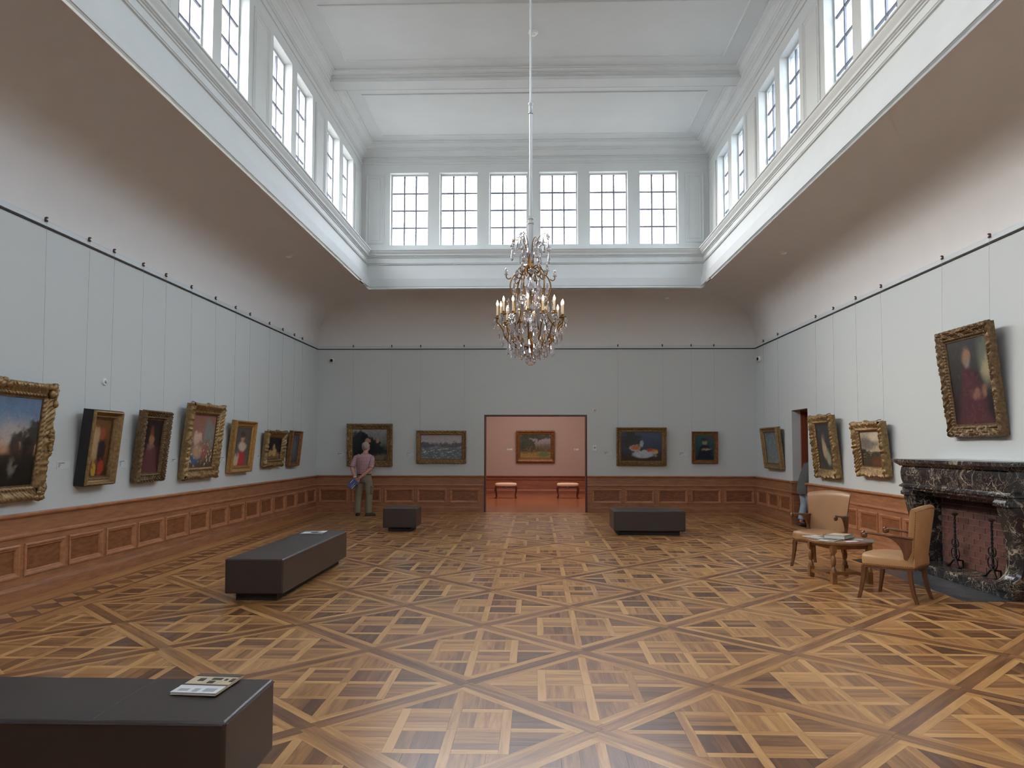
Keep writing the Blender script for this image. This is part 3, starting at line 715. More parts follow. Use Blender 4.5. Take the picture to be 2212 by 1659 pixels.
for y0, y1 in edges_:
    x0, x1, a, c = SX0 + .31, SX1 - .33, y0 + .27, y1 - .27
    b = MB(); rs = []
    for d, z in ((0, ZC), (.004, ZC - .014), (.02, ZC - .018), (.034, ZC - .01), (.04, ZC)):
        rs.append([(x0+d, a+d, z), (x1-d, a+d, z), (x1-d, c-d, z), (x0+d, c-d, z)])
    b.rings(rs, caps=False); b.build('coffer_moulding', M['plaster'], ceil)
# unseen lower roof, added to bounce daylight up to the ceiling
b = MB()
for (x0, x1, y0, y1) in ((XL-3, CX0-TC, YF-3, YB+9), (CX1+TC, XR+3, YF-3, YB+9), (CX0-TC, CX1+TC, YF-3, CY0-TC), (CX0-TC, CX1+TC, CY1+TC, YB+9)): b.box(x0, x1, y0, y1, 5.42, 5.5)
struct(b.build('roof_1', M['roof']), 'unseen gravel roof added round the clerestory to bounce daylight up')

# ------------------------------------------------------------------ paintings
def fbm(U, V, sc, seed, octv=4):
    out = np.zeros_like(U); amp = .5; rng = np.random.RandomState(seed)
    for o in range(octv):
        g = rng.rand(64, 64); s = sc * 2 ** o; x, y = U * s + 3.1 * o, V * s + 7.7 * o
        xi, yi = np.floor(x).astype(int), np.floor(y).astype(int); fx, fy = x - xi, y - yi
        fx, fy = fx*fx*(3-2*fx), fy*fy*(3-2*fy); G = lambda a, c: g[a % 64, c % 64]
        out += amp * (G(xi,yi)*(1-fx)*(1-fy) + G(xi+1,yi)*fx*(1-fy) + G(xi,yi+1)*(1-fx)*fy + G(xi+1,yi+1)*fx*fy); amp *= .5
    return out
def c3(c): return np.array(lin(*c)[:3])
def paint(w, h, layers, seed):
    """a grid mesh whose vertex colours hold a loose painted composition; v runs up"""
    n = max(w, h) / 110; nx, ny = int(w / n) + 2, int(h / n) + 2
    U, V = np.meshgrid(np.linspace(0, 1, nx), np.linspace(0, 1, ny))
    A = w / h
    N1 = fbm(U * A, V, 5, seed) - .47; N2 = fbm(U * A, V, 16, seed + 1) - .47; N3 = fbm(U * A * .35, V, 26, seed + 2) - .47
    col = np.zeros(U.shape + (3,)); U0, V0 = U, V; U = U + N1 * .16 + N2 * .05; V = V + N2 * .10 + N1 * .06
    for L in layers:
        k = L[0]
        if k == 'grad':                         # stops of (v, colour)
            st = L[1]; vv = np.clip(V + N1 * (L[2] if len(L) > 2 else .08), 0, 1)
            for ch in range(3): col[..., ch] = np.interp(vv, [s[0] for s in st], [c3(s[1])[ch] for s in st])
        elif k == 'blob':                       # cx, cy, rx, ry, colour, softness, roughness
            _, cx, cyv, rx, ry, cc, so, ro = L
            d = np.sqrt(((U - cx) / rx) ** 2 + ((V - cyv) / ry) ** 2) + (N1 * 1.2 + N2) * ro
            m = np.clip((1 - d) / (so * 1.5) + .5, 0, 1)[..., None]; m = m*m*(3-2*m)*.92; col = col * (1 - m) + c3(cc) * m
        elif k == 'below':                      # everything under v, colour, softness, roughness
            _, v0, cc, so, ro = L
            m = np.clip((v0 - V + (N1 + N2 * .7) * ro) / so + .5, 0, 1)[..., None]; col = col * (1 - m) + c3(cc) * m
        elif k == 'streak':                     # horizontal dabs between v0 and v1
            _, v0, v1, cc, thr = L
            m = np.clip((N3 - thr) * 14, 0, 1) * ((V > v0) & (V < v1)); m = m[..., None]; col = col * (1 - m) + c3(cc) * m
        elif k == 'dab':                        # mottled dabs inside a box
            _, u0, u1, v0, v1, cc, thr = L
            m = np.clip((N2 + N1 * .5 - thr) * 10, 0, 1) * ((V > v0) & (V < v1) & (U > u0) & (U < u1)); m = m[..., None]; col = col * (1 - m) + c3(cc) * m
        elif k == 'poly':                       # soft triangle-ish robe: cx, top v, bottom v, half width top, bottom, colour, softness
            _, cx, vt, vb, wt, wb, cc, so = L
            t = np.clip((vt - V) / (vt - vb), 0, 1); hw = wt + (wb - wt) * t
            d = np.maximum(np.abs(U - cx) / hw - 1, (V - vt) / .1) + N1 * .25
            m = np.clip(-d / so + .3, 0, 1)[..., None] * (V < vt + .1)[..., None]; col = col * (1 - m) + c3(cc) * m
    col *= (1 + N2[..., None] * .35)
    vs = [((u - .5) * w, 0, v * h) for u, v in zip(U0.ravel(), V0.ravel())]
    fs = [(j*nx+i, j*nx+i+1, (j+1)*nx+i+1, (j+1)*nx+i) for j in range(ny-1) for i in range(nx-1)]
    me = bpy.data.meshes.new('canvas'); me.from_pydata(vs, [], fs); me.materials.append(M['canvas'])
    a = me.color_attributes.new('paint', 'FLOAT_COLOR', 'POINT')
    a.data.foreach_set('color', np.concatenate([np.clip(col, 0, 1), np.ones(U.shape + (1,))], -1).astype(np.float32).ravel())
    return me
def frame_mesh(w, h, fw, dep, style, seed):
    """picture frame lying in x/z, its face towards -y; carved by style"""
    b = MB(); rng = random.Random(seed)
    if style in ('plain', 'box'): prof = [(0, .55), (.0, .8), (.06, .95), (.2, 1.0), (.3, .93), (.34, .8), (.6, .62), (.68, .6), (.7, .66), (.86, .66), (.92, .58), (1, .42)]
    else: prof = [(0, .5), (0, .75), (.05, .9), (.12, 1), (.22, 1.04), (.32, 1), (.42, .9), (.52, .8), (.62, .72), (.70, .66), (.76, .7), (.84, .72), (.9, .66), (.95, .56), (1, .42)]
    corners = [(-w/2, 0), (w/2, 0), (w/2, h), (-w/2, h)]
    for sd in range(4):
        A, B = Vector(corners[sd]), Vector(corners[(sd+1) % 4]); L = (B - A).length; d = (B - A) / L; nrm = Vector((-d.y, d.x))
        ns = max(2, int(L / (.011 if style not in ('plain', 'box') else L / 2))); rs = []
        for k in range(ns + 1):
            s = k / ns; row = []
            for i, (t, hh) in enumerate(prof):
                sl = fw * t + (L - 2*fw*t) * s; y = hh * dep; off = 0
                edge = min(sl, L - sl)
                if style != 'plain' and style != 'box':
                    if style == 'rococo':
                        lump = max(0, math.cos((sl - L/2) * PI / max(.16, L*.11))) if abs(sl - L/2) < L*.055 + .04 else 0
                        cor = max(0, 1 - edge / .2)
                        off = -.022 * (lump + cor * (.6 + .4*math.sin(sl*70))) - .005 * abs(math.sin(sl * 34)) if t < .5 else 0
                        off *= (1 - t*2) if t < .5 else 0
                        y += dep*.13 * math.sin(sl * 62 + 5*t + 2*math.sin(sl*17)) * (1 if t < .55 else .3) * (.4 + .6*max(lump, cor)) + dep*.07*math.sin(sl*120 + t*20)*(t > .05)
                    elif style == 'leaf':
                        y += dep*.16 * math.sin(sl * 88 - abs(t - .3) * 26) * (.05 < t < .66) + dep*.07 * (math.sin(sl*210) > 0) * (t > .7)
                    elif style == 'scroll':
                        y += dep*.15 * math.sin(sl * 58 + 3.2 * math.sin(t * 9 + sl * 23)) * (.05 < t < .75) + dep*.05*math.sin(sl*160)*(t > .75)
                        off = -.004 * abs(math.sin(sl*29)) * (t < .1)
                    elif style == 'rope':
                        y += dep*.18 * math.sin(sl * 70 + t * 11) * (.05 < t < .6)
                p = A + d * sl + nrm * (fw * t + off); row.append((p.x, -y, p.y))
            rs.append(row)
        # front face strip
        b.rings(rs, closed=False, caps=False)
    # box behind the face
    e = .012 if style not in ('plain', 'box') else 0.0
    x0, x1, z0, z1 = -w/2 + e, w/2 - e, e, h - e; yb = -dep*.52
    b.add([(x0,0,z0),(x1,0,z0),(x1,0,z1),(x0,0,z1),(x0,yb,z0),(x1,yb,z0),(x1,yb,z1),(x0,yb,z1)], [(0,1,2,3),(0,4,5,1),(1,5,6,2),(2,6,7,3),(3,7,4,0)])
    return b
TILT = {'back': 3.0, 'left': 6.2, 'right': 6.2, 'next': 3.0}
def painting(label, wall, c, z0, w, h, fw, dep, style, fm, layers, seed, side_mat=None, ornaments=False, inner=True):
    rz = {'back': 0, 'next': 0, 'left': PI/2, 'right': -PI/2}[wall]
    loc = {'back': (c, YB - .006, z0), 'next': (c, NY - .006, z0), 'left': (XL + .006, c, z0), 'right': (XR - .006, c, z0)}[wall]
    t = thing('framed_painting', label, 'painting', loc, rz, 'framed paintings on the gallery walls', rx=R(TILT[wall]))
    frame_mesh(w, h, fw, dep, style, seed).build('frame', M[fm], t, smooth=50)
    if side_mat:
        b = MB(); d = dep * .78; e = .006
        for (x0, x1, za, zb) in ((-w/2-e, -w/2+.02, -e, h+e), (w/2-.02, w/2+e, -e, h+e), (-w/2, w/2, -e, .02), (-w/2, w/2, h-.02, h+e)): b.box(x0, x1, -d, 0, za, zb)
        b.build('box_side', M[side_mat], t)
    if inner:
        b = MB(); q = fw * .97; e = .018
        for (x0, x1, za, zb) in ((-w/2+q, -w/2+q+e, q, h-q), (w/2-q-e, w/2-q, q, h-q), (-w/2+q+e, w/2-q-e, q, q+e), (-w/2+q+e, w/2-q-e, h-q-e, h-q)): b.box(x0, x1, -dep*.46, -dep*.3, za, zb)
        b.build('inner_slip', M['gilt_dark' if fm != 'gilt_bright' else 'gilt_bright'], t)
    me = paint(w - 2*fw, h - 2*fw, layers, seed)
    cv = bpy.data.objects.new('canvas', me); C.objects.link(cv); cv.parent = t; cv.location = (0, -dep*.36, fw)
    if ornaments:
        spots = [(-w/2, 0), (w/2, 0), (w/2, h), (-w/2, h), (w/2, h/2), (-w/2, h/2), (0, h), (0, 0)]
        for k, (px, pz) in enumerate(spots):
            b = MB(); rg = random.Random(k)
            ix, iz = -(px > 0) + (px < 0), -(pz > h*.75) + (pz < h*.25)
            for q in range(13):
                a = q / 12 * 2 * PI
                if k < 4: cxo, czo = px + ix*(.035 + .08*rg.random()) , pz + iz*(.035 + .08*rg.random())
                else: cxo, czo = px + ix*.05*rg.random() + (0 if px else (rg.random()-.5)*.26), pz + iz*.05*rg.random() + (0 if not px else (rg.random()-.5)*.26)
                if k < 4 and q % 2: cxo, czo = (px + ix*(.02 + .19*rg.random()), pz + iz*.03) if q % 4 == 1 else (px + ix*.03, pz + iz*(.02 + .19*rg.random()))
                b.ball((cxo, -dep*.98, czo), .026 + .014*rg.random(), 8, (1, .8, .7 + .6*rg.random()))
                b.tube([(cxo + .03*math.cos(a+i*.8)*(1-i/6), -dep*(1.05 + .02*i), czo + .03*math.sin(a+i*.8)*(1-i/6)) for i in range(6)], .008, 5)
            b.build('leaf_ornament', M[fm], t, smooth=True)
    return t

G = 'grad'
L1 = [(G, ((0, (30,28,24)), (.3, (44,40,34)), (.36, (150,112,92)), (.5, (186,146,120)), (.68, (140,146,154)), (.85, (104,128,158)), (1, (96,116,140)))), ('blob', .7, .6, .12, .14, (168,160,156), .9, .8), ('below', .36, (52,46,38), .05, .1),
      ('below', .28, (30,28,24), .1, .15), ('blob', .8, .47, .1, .16, (44,42,36), .4, .9), ('blob', .92, .42, .07, .22, (36,34,32), .25, .5), ('blob', .95, .66, .06, .14, (60,60,54), .5, 1.4), ('blob', .75, .22, .03, .09, (116,110,100), .8, .9)]
L2 = [(G, ((0, (58,36,24)), (.35, (104,66,38)), (1, (112,76,42)))), ('blob', .3, .56, .2, .28, (176,148,112), .4, .5), ('blob', .62, .45, .2, .22, (30,30,40), .35, .4), ('blob', .6, .72, .14, .1, (142,74,56), .5, .6),
      ('blob', .35, .12, .1, .12, (186,146,62), .5, .7), ('blob', .66, .13, .12, .12, (168,62,44), .5, .7), ('dab', 0, 1, 0, .3, (128,70,44), .06)]
L3 = [(G, ((0, (74,40,40)), (.45, (62,34,38)), (.55, (34,28,28)), (1, (30,26,26)))), ('poly', .5, .48, 0, .22, .5, (94,54,56), .3), ('blob', .48, .62, .13, .1, (150,108,80), .45, .3), ('blob', .5, .78, .12, .1, (104,56,46), .5, .5), ('blob', .5, .5, .2, .05, (128,96,94), .7, .5)]
L4 = [(G, ((0, (84,70,58)), (.4, (118,100,86)), (.6, (150,104,92)), (1, (142,96,86)))), ('blob', .75, .62, .2, .3, (120,132,128), .6, .7), ('blob', .25, .16, .24, .1, (74,104,134), .4, .8), ('blob', .35, .32, .2, .14, (184,150,122), .5, .9), ('blob', .66, .3, .14, .16, (150,96,80), .5, .9), ('dab', 0, 1, 0, .6, (196,170,146), .14), ('blob', .3, .55, .16, .12, (206,180,160), .5, 1.0)]
L5 = [(G, ((0, (110,92,76)), (.4, (92,84,78)), (1, (84,80,76)))), ('poly', .5, .36, 0, .16, .34, (178,60,62), .25), ('blob', .22, .14, .12, .16, (206,184,160), .5, .6), ('blob', .52, .5, .24, .12, (206,186,168), .45, .4), ('blob', .52, .7, .13, .09, (196,150,124), .4, .3), ('blob', .52, .8, .16, .08, (56,46,42), .4, .4)]
L6 = [(G, ((0, (128,110,84)), (.2, (108,88,62)), (.3, (30,32,38)), (1, (26,28,36)))), ('blob', .3, .3, .14, .16, (176,144,92), .4, .5), ('blob', .58, .32, .16, .18, (190,160,104), .4, .5), ('blob', .5, .55, .08, .14, (168,140,84), .5, .5), ('blob', .78, .26, .12, .12, (150,120,76), .4, .5)]
L7 = [(G, ((0, (66,70,74)), (.4, (88,96,104)), (1, (78,86,96)))), ('blob', .5, .5, .1, .3, (112,116,116), .8, .7)]
P1 = [(G, ((0, (70,72,66)), (.3, (48,48,46)), (.62, (108,112,108)), (1, (150,152,146)))), ('blob', .16, .5, .2, .42, (30,32,36), .25, .4), ('blob', .45, .45, .2, .3, (32,32,34), .3, .4), ('blob', .34, .74, .12, .12, (28,28,32), .3, .4), ('blob', .7, .42, .18, .26, (34,34,36), .3, .4), ('blob', .4, .62, .06, .08, (176,138,116), .4, .3), ('blob', .72, .64, .06, .08, (168,134,114), .4, .3), ('blob', .8, .12, .2, .1, (120,104,84), .6, .8)]
P2 = [(G, ((0, (118,124,122)), (.42, (132,136,134)), (.5, (150,148,150)), (.7, (176,168,170)), (1, (160,156,160)))), ('blob', .1, .56, .2, .12, (84,88,96), .5, .9), ('blob', .7, .56, .3, .1, (92,94,100), .5, 1.0), ('below', .46, (104,114,116), .06, .06), ('streak', 0, .44, (190,196,192), .06), ('streak', 0, .3, (92,104,110), .12)]
P3 = [(G, ((0, (48,46,44)), (.4, (60,66,80)), (1, (74,88,112)))), ('blob', .25, .75, .2, .3, (58,60,54), .5, .9), ('below', .22, (62,50,42), .15, .2), ('blob', .55, .25, .26, .14, (178,184,190), .35, .7), ('blob', .35, .45, .14, .1, (190,180,170), .3, .4), ('blob', .36, .46, .11, .08, (186,96,58), .4, .5), ('blob', .52, .6, .07, .11, (170,178,182), .35, .4), ('blob', .78, .36, .1, .06, (190,120,60), .5, .7), ('blob', .7, .4, .07, .05, (170,70,50), .5, .6), ('blob', .84, .3, .05, .05, (196,170,90), .5, .6)]
P4 = [(G, ((0, (34,50,58)), (.5, (44,72,76)), (1, (54,88,88)))), ('poly', .5, .58, .0, .2, .48, (28,34,46), .25), ('blob', .48, .7, .11, .1, (150,140,112), .4, .3), ('blob', .46, .8, .14, .07, (44,40,38), .4, .4), ('blob', .55, .42, .2, .05, (150,138,112), .5, .5), ('blob', .8, .86, .14, .06, (104,60,50), .5, .4)]
NX = [(G, ((0, (150,124,70)), (.22, (150,126,76)), (.3, (86,84,62)), (.5, (110,98,92)), (.75, (152,142,150)), (1, (120,120,116)))), ('blob', .2, .7, .32, .35, (62,70,54), .4, 1.2), ('blob', .6, .92, .5, .12, (66,74,56), .4, 1.2), ('blob', .35, .45, .2, .2, (74,78,60), .5, 1.2), ('dab', 0, 1, .15, .5, (122,92,70), .08), ('blob', .78, .14, .2, .1, (92,112,76), .5, .8)]
R1 = [(G, ((0, (118,128,124)), (.5, (104,118,120)), (1, (92,108,116)))), ('dab', 0, 1, 0, 1, (146,152,144), .04), ('dab', 0, 1, 0, 1, (84,98,106), .12)]
R2 = [(G, ((0, (70,70,66)), (.5, (62,62,62)), (1, (66,70,72)))), ('blob', .42, .48, .14, .24, (176,156,128), .45, .5), ('blob', .62, .26, .13, .16, (150,150,126), .5, .6), ('blob', .5, .72, .05, .1, (110,104,94), .8, .7)]
R3 = [(G, ((0, (62,44,32)), (.2, (70,58,44)), (.4, (84,78,64)), (.46, (190,172,144)), (.7, (150,140,124)), (1, (176,164,144)))), ('blob', .35, .62, .4, .16, (112,106,98), .7, 1.0), ('blob', .7, .85, .25, .14, (206,192,166), .7, .9), ('below', .4, (66,60,48), .05, .08), ('blob', .1, .42, .1, .06, (46,46,38), .4, .8), ('blob', .7, .12, .25, .12, (110,70,48), .7, .8), ('streak', .26, .4, (124,120,98), .1)]
R4 = [(G, ((0, (46,38,40)), (.5, (52,50,50)), (1, (68,68,66)))), ('blob', .9, .72, .15, .26, (104,108,96), .7, .6), ('blob', .92, .62, .12, .12, (160,148,114), .9, 1.0), ('below', .34, (44,38,40), .25, .25), ('poly', .48, .7, 0, .13, .46, (78,48,52), .4), ('blob', .47, .79, .095, .085, (150,112,90), .8, .45), ('blob', .49, .72, .08, .06, (128,118,110), .9, .7), ('dab', .2, .75, 0, .62, (104,66,66), .06), ('dab', .2, .75, 0, .62, (58,36,42), .12), ('blob', .58, .33, .07, .05, (132,98,84), .9, .8), ('blob', .78, .36, .06, .05, (128,96,82), .9, .8)]
walls_desc = []
def ptg(key, label, wall, a0, a1, z0, z1, fw, dep, style, fm, layers, wires, **kw):
    painting(label, wall, (a0 + a1) / 2, z0, a1 - a0, z1 - z0, fw, dep, style, fm, layers, len(walls_desc) * 7 + 3, **kw)
    walls_desc.append((key, wall, z1, z1 - z0, dep, wires))
ptg('the big sunset landscape', 'large sunset landscape in a heavy gilt frame cut off by the left edge', 'left', 6.40, 8.10, 1.05, 2.30, .15, .10, 'rococo', 'gilt', L1, (8.07,), ornaments=True)
ptg('the black-sided picture', 'tall brown and gold figure painting in a deep black-sided gilt frame', 'left', 8.78, 9.41, 1.16, 2.07, .09, .155, 'box', 'gilt', L2, (8.88, 9.42), side_mat='frame_black')
ptg('the dark red portrait', 'dark portrait with reddish robe in a carved frame on the left wall', 'left', 10.0, 10.75, 1.13, 2.13, .12, .11, 'leaf', 'gilt_dark', L3, (10.14, 10.78))
ptg('the rosy figure scene', 'rosy scene with blue drapery in a wide carved gilt frame, tallest on the left wall', 'left', 11.35, 12.56, 1.12, 2.31, .17, .12, 'rococo', 'gilt', L4, (11.6, 12.5))
ptg('the red dress portrait', 'portrait of a woman in white and red in a bright smooth gilt frame', 'left', 13.14, 14.12, 1.155, 2.10, .11, .11, 'plain', 'gilt_bright', L5, (13.35, 14.04))
ptg('the small dark still life', 'small dark still life in an ornate gilt frame on the left wall', 'left', 14.8, 15.9, 1.217, 1.95, .14, .11, 'rococo', 'gilt', L6, (15.09, 15.9))
ptg('the blue-grey picture', 'blue-grey painting in a slim wooden frame nearest the left corner', 'left', 16.32, 17.0, 1.19, 1.98, .08, .10, 'plain', 'frame_brown', L7, (16.68, 17.26))
ptg('the dark group picture', 'dark group of figures in a gilt frame behind the standing man', 'back', -4.69, -3.55, 1.134, 2.19, .13, .09, 'scroll', 'gilt', P1, (-4.57, -3.6))
ptg('the icy river picture', 'grey river landscape with pale water streaks in a gilt rope frame', 'back', -2.956, -1.716, 1.207, 2.02, .1, .07, 'rope', 'gilt', P2, (-2.87, -1.78))
ptg('the fruit still life', 'blue still life with white cloth and orange fruit in a carved gilt frame', 'back', 1.995, 3.227, 1.16, 2.104, .11, .08, 'leaf', 'gilt', P3, (2.05, 3.15))
ptg('the teal portrait', 'small dark teal portrait in a plain gilt frame, rightmost on the far wall', 'back', 3.848, 4.483, 1.219, 2.003, .075, .07, 'plain', 'frame_brown', P4, (3.86, 4.42))
ptg('the wooded landscape', 'wooded landscape in a reddish frame on the pink wall through the opening', 'next', -.67, .67, 1.094, 2.185, .13, .09, 'plain', 'frame_brown', NX, ())
ptg('the misty picture', 'misty grey-green painting in a plain gilt frame between corner and doorway', 'right', 16.54, 17.70, 1.14, 2.08, .11, .11, 'plain', 'gilt', R1, (16.78, 17.84))
ptg('the pale figure picture', 'dark painting with one pale figure in a scalloped gilt frame beside the doorway', 'right', 13.46, 14.47, 1.07, 2.22, .15, .13, 'rococo', 'gilt', R2, (13.65, 14.51))
ptg('the stormy landscape', 'stormy landscape with pale clouds in a scalloped gilt frame next to the fireplace', 'right', 11.58, 12.63, 1.167, 2.04, .15, .13, 'rococo', 'gilt', R3, (11.77, 12.7))
ptg('the mantel portrait', 'large portrait in plum robe in carved gilt frame high above the fireplace', 'right', 8.74, 9.88, 1.76, 3.11, .14, .10, 'scroll', 'gilt_dark', R4, (8.96, 10.0))

# hanging wires with hooks on the rail
hb = MB(); hb.box(-.012, .012, -.016, 0, -.012, .03); hb.box(-.012, .012, -.03, -.012, .02, .034); hb.lathe([(.012, -.02), (.014, -.012), (.012, 0)], (0, -.02, 0), 8); hook_me = hb.build('hook', M['hook']).data
bpy.data.objects.remove(bpy.data.objects['hook'])
for key, wall, ztop, h, dep, wires in walls_desc:
    for k, a in enumerate(wires):
        rz = {'back': 0, 'left': PI/2, 'right': -PI/2}[wall]
        loc = {'back': (a, YB - .03, 4.13), 'left': (XL + .03, a, 4.13), 'right': (XR - .03, a, 4.13)}[wall]
        if len(wires) == 1: lb = 'thin hanging wire with rail hook above ' + key
        else:
            left = (k == 0) if wall != 'right' else (k == 1)
            lb = '%s hanging wire with rail hook above %s' % ('left' if left else 'right', key)
        t = thing('picture_wire', lb, 'hanging wire', loc, rz, 'picture wires hung from the rail')
        o = bpy.data.objects.new('hook', hook_me); C.objects.link(o); o.parent = t
        top = h * math.sin(R(TILT[wall])) + .02
        b = MB(); b.tube([(0, -.02, -.01), (0, .03 - max(.02, (top - .02)*.5), ztop - 4.13 - .02)], .0015, 5); b.build('wire', M['wire'], t)

# wall labels
def wall_label(wall, a, z, w, h, label, lines=3):
    rz = {'back': 0, 'next': 0, 'left': PI/2, 'right': -PI/2}[wall]
    loc = {'back': (a, YB - .001, z), 'next': (a, NY - .001, z), 'left': (XL + .001, a, z), 'right': (XR - .001, a, z)}[wall]
    t = thing('wall_label', label, 'label', loc, rz, 'caption cards beside the paintings')
    b = MB(); b.box(-w/2, w/2, -.004, 0, -h/2, h/2); b.build('card', M['card'], t)
    b = MB(); rg = random.Random(int(a*100))
    for k in range(lines):
        zz = h/2 - .014 - k * (h - .02) / lines; b.box(-w/2 + .02, -w/2 + .02 + (w*.5 if k == 0 else w*.12 + .15*w*rg.random()), -.005, -.004, zz - .007, zz)
    b.build('print', M['ink'], t)
wall_label('left', 8.58, 1.40, .24, .085, 'white caption card between the sunset landscape and the black-sided picture')
wall_label('left', 9.85, 1.39, .23, .10, 'white caption card right of the black-sided picture', 4)
wall_label('left', 11.27, 1.41, .2, .06, 'white caption card left of the rosy figure scene')
wall_label('left', 13.05, 1.40, .22, .085, 'white caption card left of the red dress portrait')
wall_label('left', 14.76, 1.425, .19, .05, 'white caption card left of the small dark still life')
wall_label('left', 16.36, 1.43, .15, .06, 'white caption card left of the blue-grey corner picture')
wall_label('back', -4.86, 1.42, .21, .09, 'white caption card left of the standing man')
wall_label('back', -3.13, 1.43, .21, .09, 'white caption card left of the icy river picture')
wall_label('back', 1.79, 1.46, .21, .08, 'white caption card between the light switch and the fruit still life')
wall_label('back', 3.64, 1.445, .22, .09, 'white caption card left of the teal portrait')
wall_label('next', -.90, 1.53, .2, .06, 'small caption card left of the wooded landscape on pink wall', 2)
wall_label('next', 1.42, 1.53, .16, .06, 'small caption card at right on pink wall seen through the opening', 2)
wall_label('right', 12.78, 1.40, .16, .06, 'white caption card left of the stormy landscape', 2)

# fittings: cameras, sensors, switch, detectors
def dome_camera(label, loc, rz):
    t = thing('security_camera', label, 'camera', loc, rz, 'security cameras near the far corners')
    b = MB(); b.lathe([(.0, 0), (.065, 0), (.068, .02), (.06, .045), (.045, .055), (0, .056)], n=20); o = b.build('housing', M['white_plastic'], t, smooth=40); o.rotation_euler = (R(90), 0, 0)
    b = MB(); b.ball((0, -.055, 0), .04, 14, (1, .8, 1)); b.build('lens', M['black_plastic'], t, smooth=True)
dome_camera('white round security camera high at the left end of the far wall', (-5.117, YB - .001, 3.775), 0)
dome_camera('white round security camera high on the right wall by the corner', (XR - .001, 18.25, 3.755), -PI/2)
def sensor(label, loc, rz, r=.05):
    t = thing('wall_sensor', label, 'sensor', loc, rz, 'round white wall sensors')
    b = MB(); b.lathe([(0, 0), (r, 0), (r, .012), (r*.86, .02), (0, .021)], n=20); o = b.build('ring', M['white_plastic'], t, smooth=40); o.rotation_euler = (R(90), 0, 0)
    b = MB(); b.ball((0, -.018, 0), r*.5, 12, (1, .6, 1)); b.build('sensor_eye', M['grey_plastic'], t, smooth=True)
sensor('small round white sensor above the black-sided picture on left wall', (XL + .001, 9.35, 2.436), PI/2, .045)
sensor('small round white sensor beside the top of the wide opening', (1.461, YB - .001, 2.53), 0, .042)
t = thing('light_switch', 'white rectangular light switch right of the wide opening', 'switch', (1.468, YB - .001, 1.595), 0)
b = MB(); b.box(-.045, .045, -.012, 0, -.065, .065); bevel(b.build('plate', M['white_plastic'], t), .004)
b = MB(); b.box(-.022, .022, -.018, -.012, -.02, .03); b.build('rocker', M['grey_plastic'], t)
def detector(label, loc):
    t = thing('smoke_detector', label, 'smoke detector', loc, 0, 'white ceiling smoke detectors')
    b = MB(); b.lathe([(0, 0), (.085, 0), (.085, -.015), (.07, -.022), (0, -.022)], n=20); b.build('base', M['white_plastic'], t, smooth=40)
    b = MB(); b.lathe([(.0, -.02), (.055, -.022), (.055, -.045), (.04, -.058), (0, -.06)], n=18); b.build('sensor_head', M['white_plastic'], t, smooth=40)
for lb, p in (('smoke detector on the cove above the left wall', (-4.62, 13.77, 5.214)), ('smoke detector on the cove above the right wall', (4.55, 13.72, 5.214)), ('smoke detector on the far cove, left of the chandelier', (-3.09, 17.85, 5.214)), ('smoke detector on the far cove, right of the chandelier', (3.15, 17.85, 5.214)), ('smoke detector on the flat ceiling just behind the chandelier rod', (-.036, 12.45, ZC))):
    detector(lb, p)

# ------------------------------------------------------------------ fireplace
FC = 9.33; fp = thing('fireplace', 'black veined marble fireplace with brick back on the right wall', 'fireplace', (XR, FC, 0), -PI/2)
# local: x to the viewer's right (towards the camera), -y into the room, wall face at y=0
HW = 1.27
def fbox(name, m, boxes, bev=.006):
    b = MB()
    for q in boxes: b.box(*q)
    return bevel(b.build(name, m, fp), bev)
fbox('hearth_slab', M['slate'], [(-1.3, 1.22, -.94, -.02, -.01, .006)], .003)
fbox('hearth_step', M['marble'], [(-1.24, 1.22, -.44, .22, .006, .12)], .012)
def mprof(name, prof, x0, x1, m, endret=True):
    """moulding along x with the profile returned on both ends: prof is (out from wall, z)"""
    b = MB(); rs = []
    for o, z in prof: rs.append([(x0 - (o - prof[0][0]), 0, z), (x0 - (o - prof[0][0]), -o, z), (x1 + (o - prof[0][0]), -o, z), (x1 + (o - prof[0][0]), 0, z)])
    b.rings(rs); return b.build(name, m, fp, smooth=30)
mprof('mantel_shelf', [(.40, 1.355), (.405, 1.365), (.43, 1.372), (.44, 1.385), (.47, 1.405), (.48, 1.412), (.505, 1.415), (.505, 1.455), (.495, 1.462), (.40, 1.462)], -1.16, 1.16, M['marble'])
mprof('frieze', [(.40, 1.13), (.415, 1.20), (.42, 1.28), (.41, 1.355)], -1.16, 1.16, M['marble'])
mprof('lintel_moulding', [(.36, 1.03), (.375, 1.04), (.40, 1.05), (.40, 1.075), (.43, 1.085), (.43, 1.105), (.41, 1.115), (.40, 1.13)], -1.14, 1.14, M['marble'])
def jamb(sx):
    b = MB(); prof = [(.42, 1.05), (.44, 1.02), (.44, .985), (.40, .97), (.40, .93), (.375, .84), (.345, .7), (.325, .55), (.315, .42), (.32, .33), (.345, .25), (.40, .19), (.455, .165), (.475, .15), (.475, .095)]
    rs = []
    for k, (o, z) in enumerate(prof):
        e = .012 if k in (1, 2) else 0
        w0, w1 = (.90, 1.17) if k < 13 else (.88, 1.19)
        x0, x1 = (w0 - e, w1 + e) if sx > 0 else (-w1 - e, -w0 + e)
        c = .035
        rs.append([(x0, .02, z), (x0, -o + c, z), (x0 + c, -o, z), (x1 - c, -o, z), (x1, -o + c, z), (x1, .02, z)])
    b.rings(rs); b.build('jamb', M['marble'], fp, smooth=30)
jamb(-1); jamb(1)
fbox('inner_slip', M['marble'], [(-.91, -.86, -.26, .0, .12, 1.05), (.86, .91, -.26, .0, .12, 1.05), (-.86, .86, -.26, -.2, .98, 1.05)])
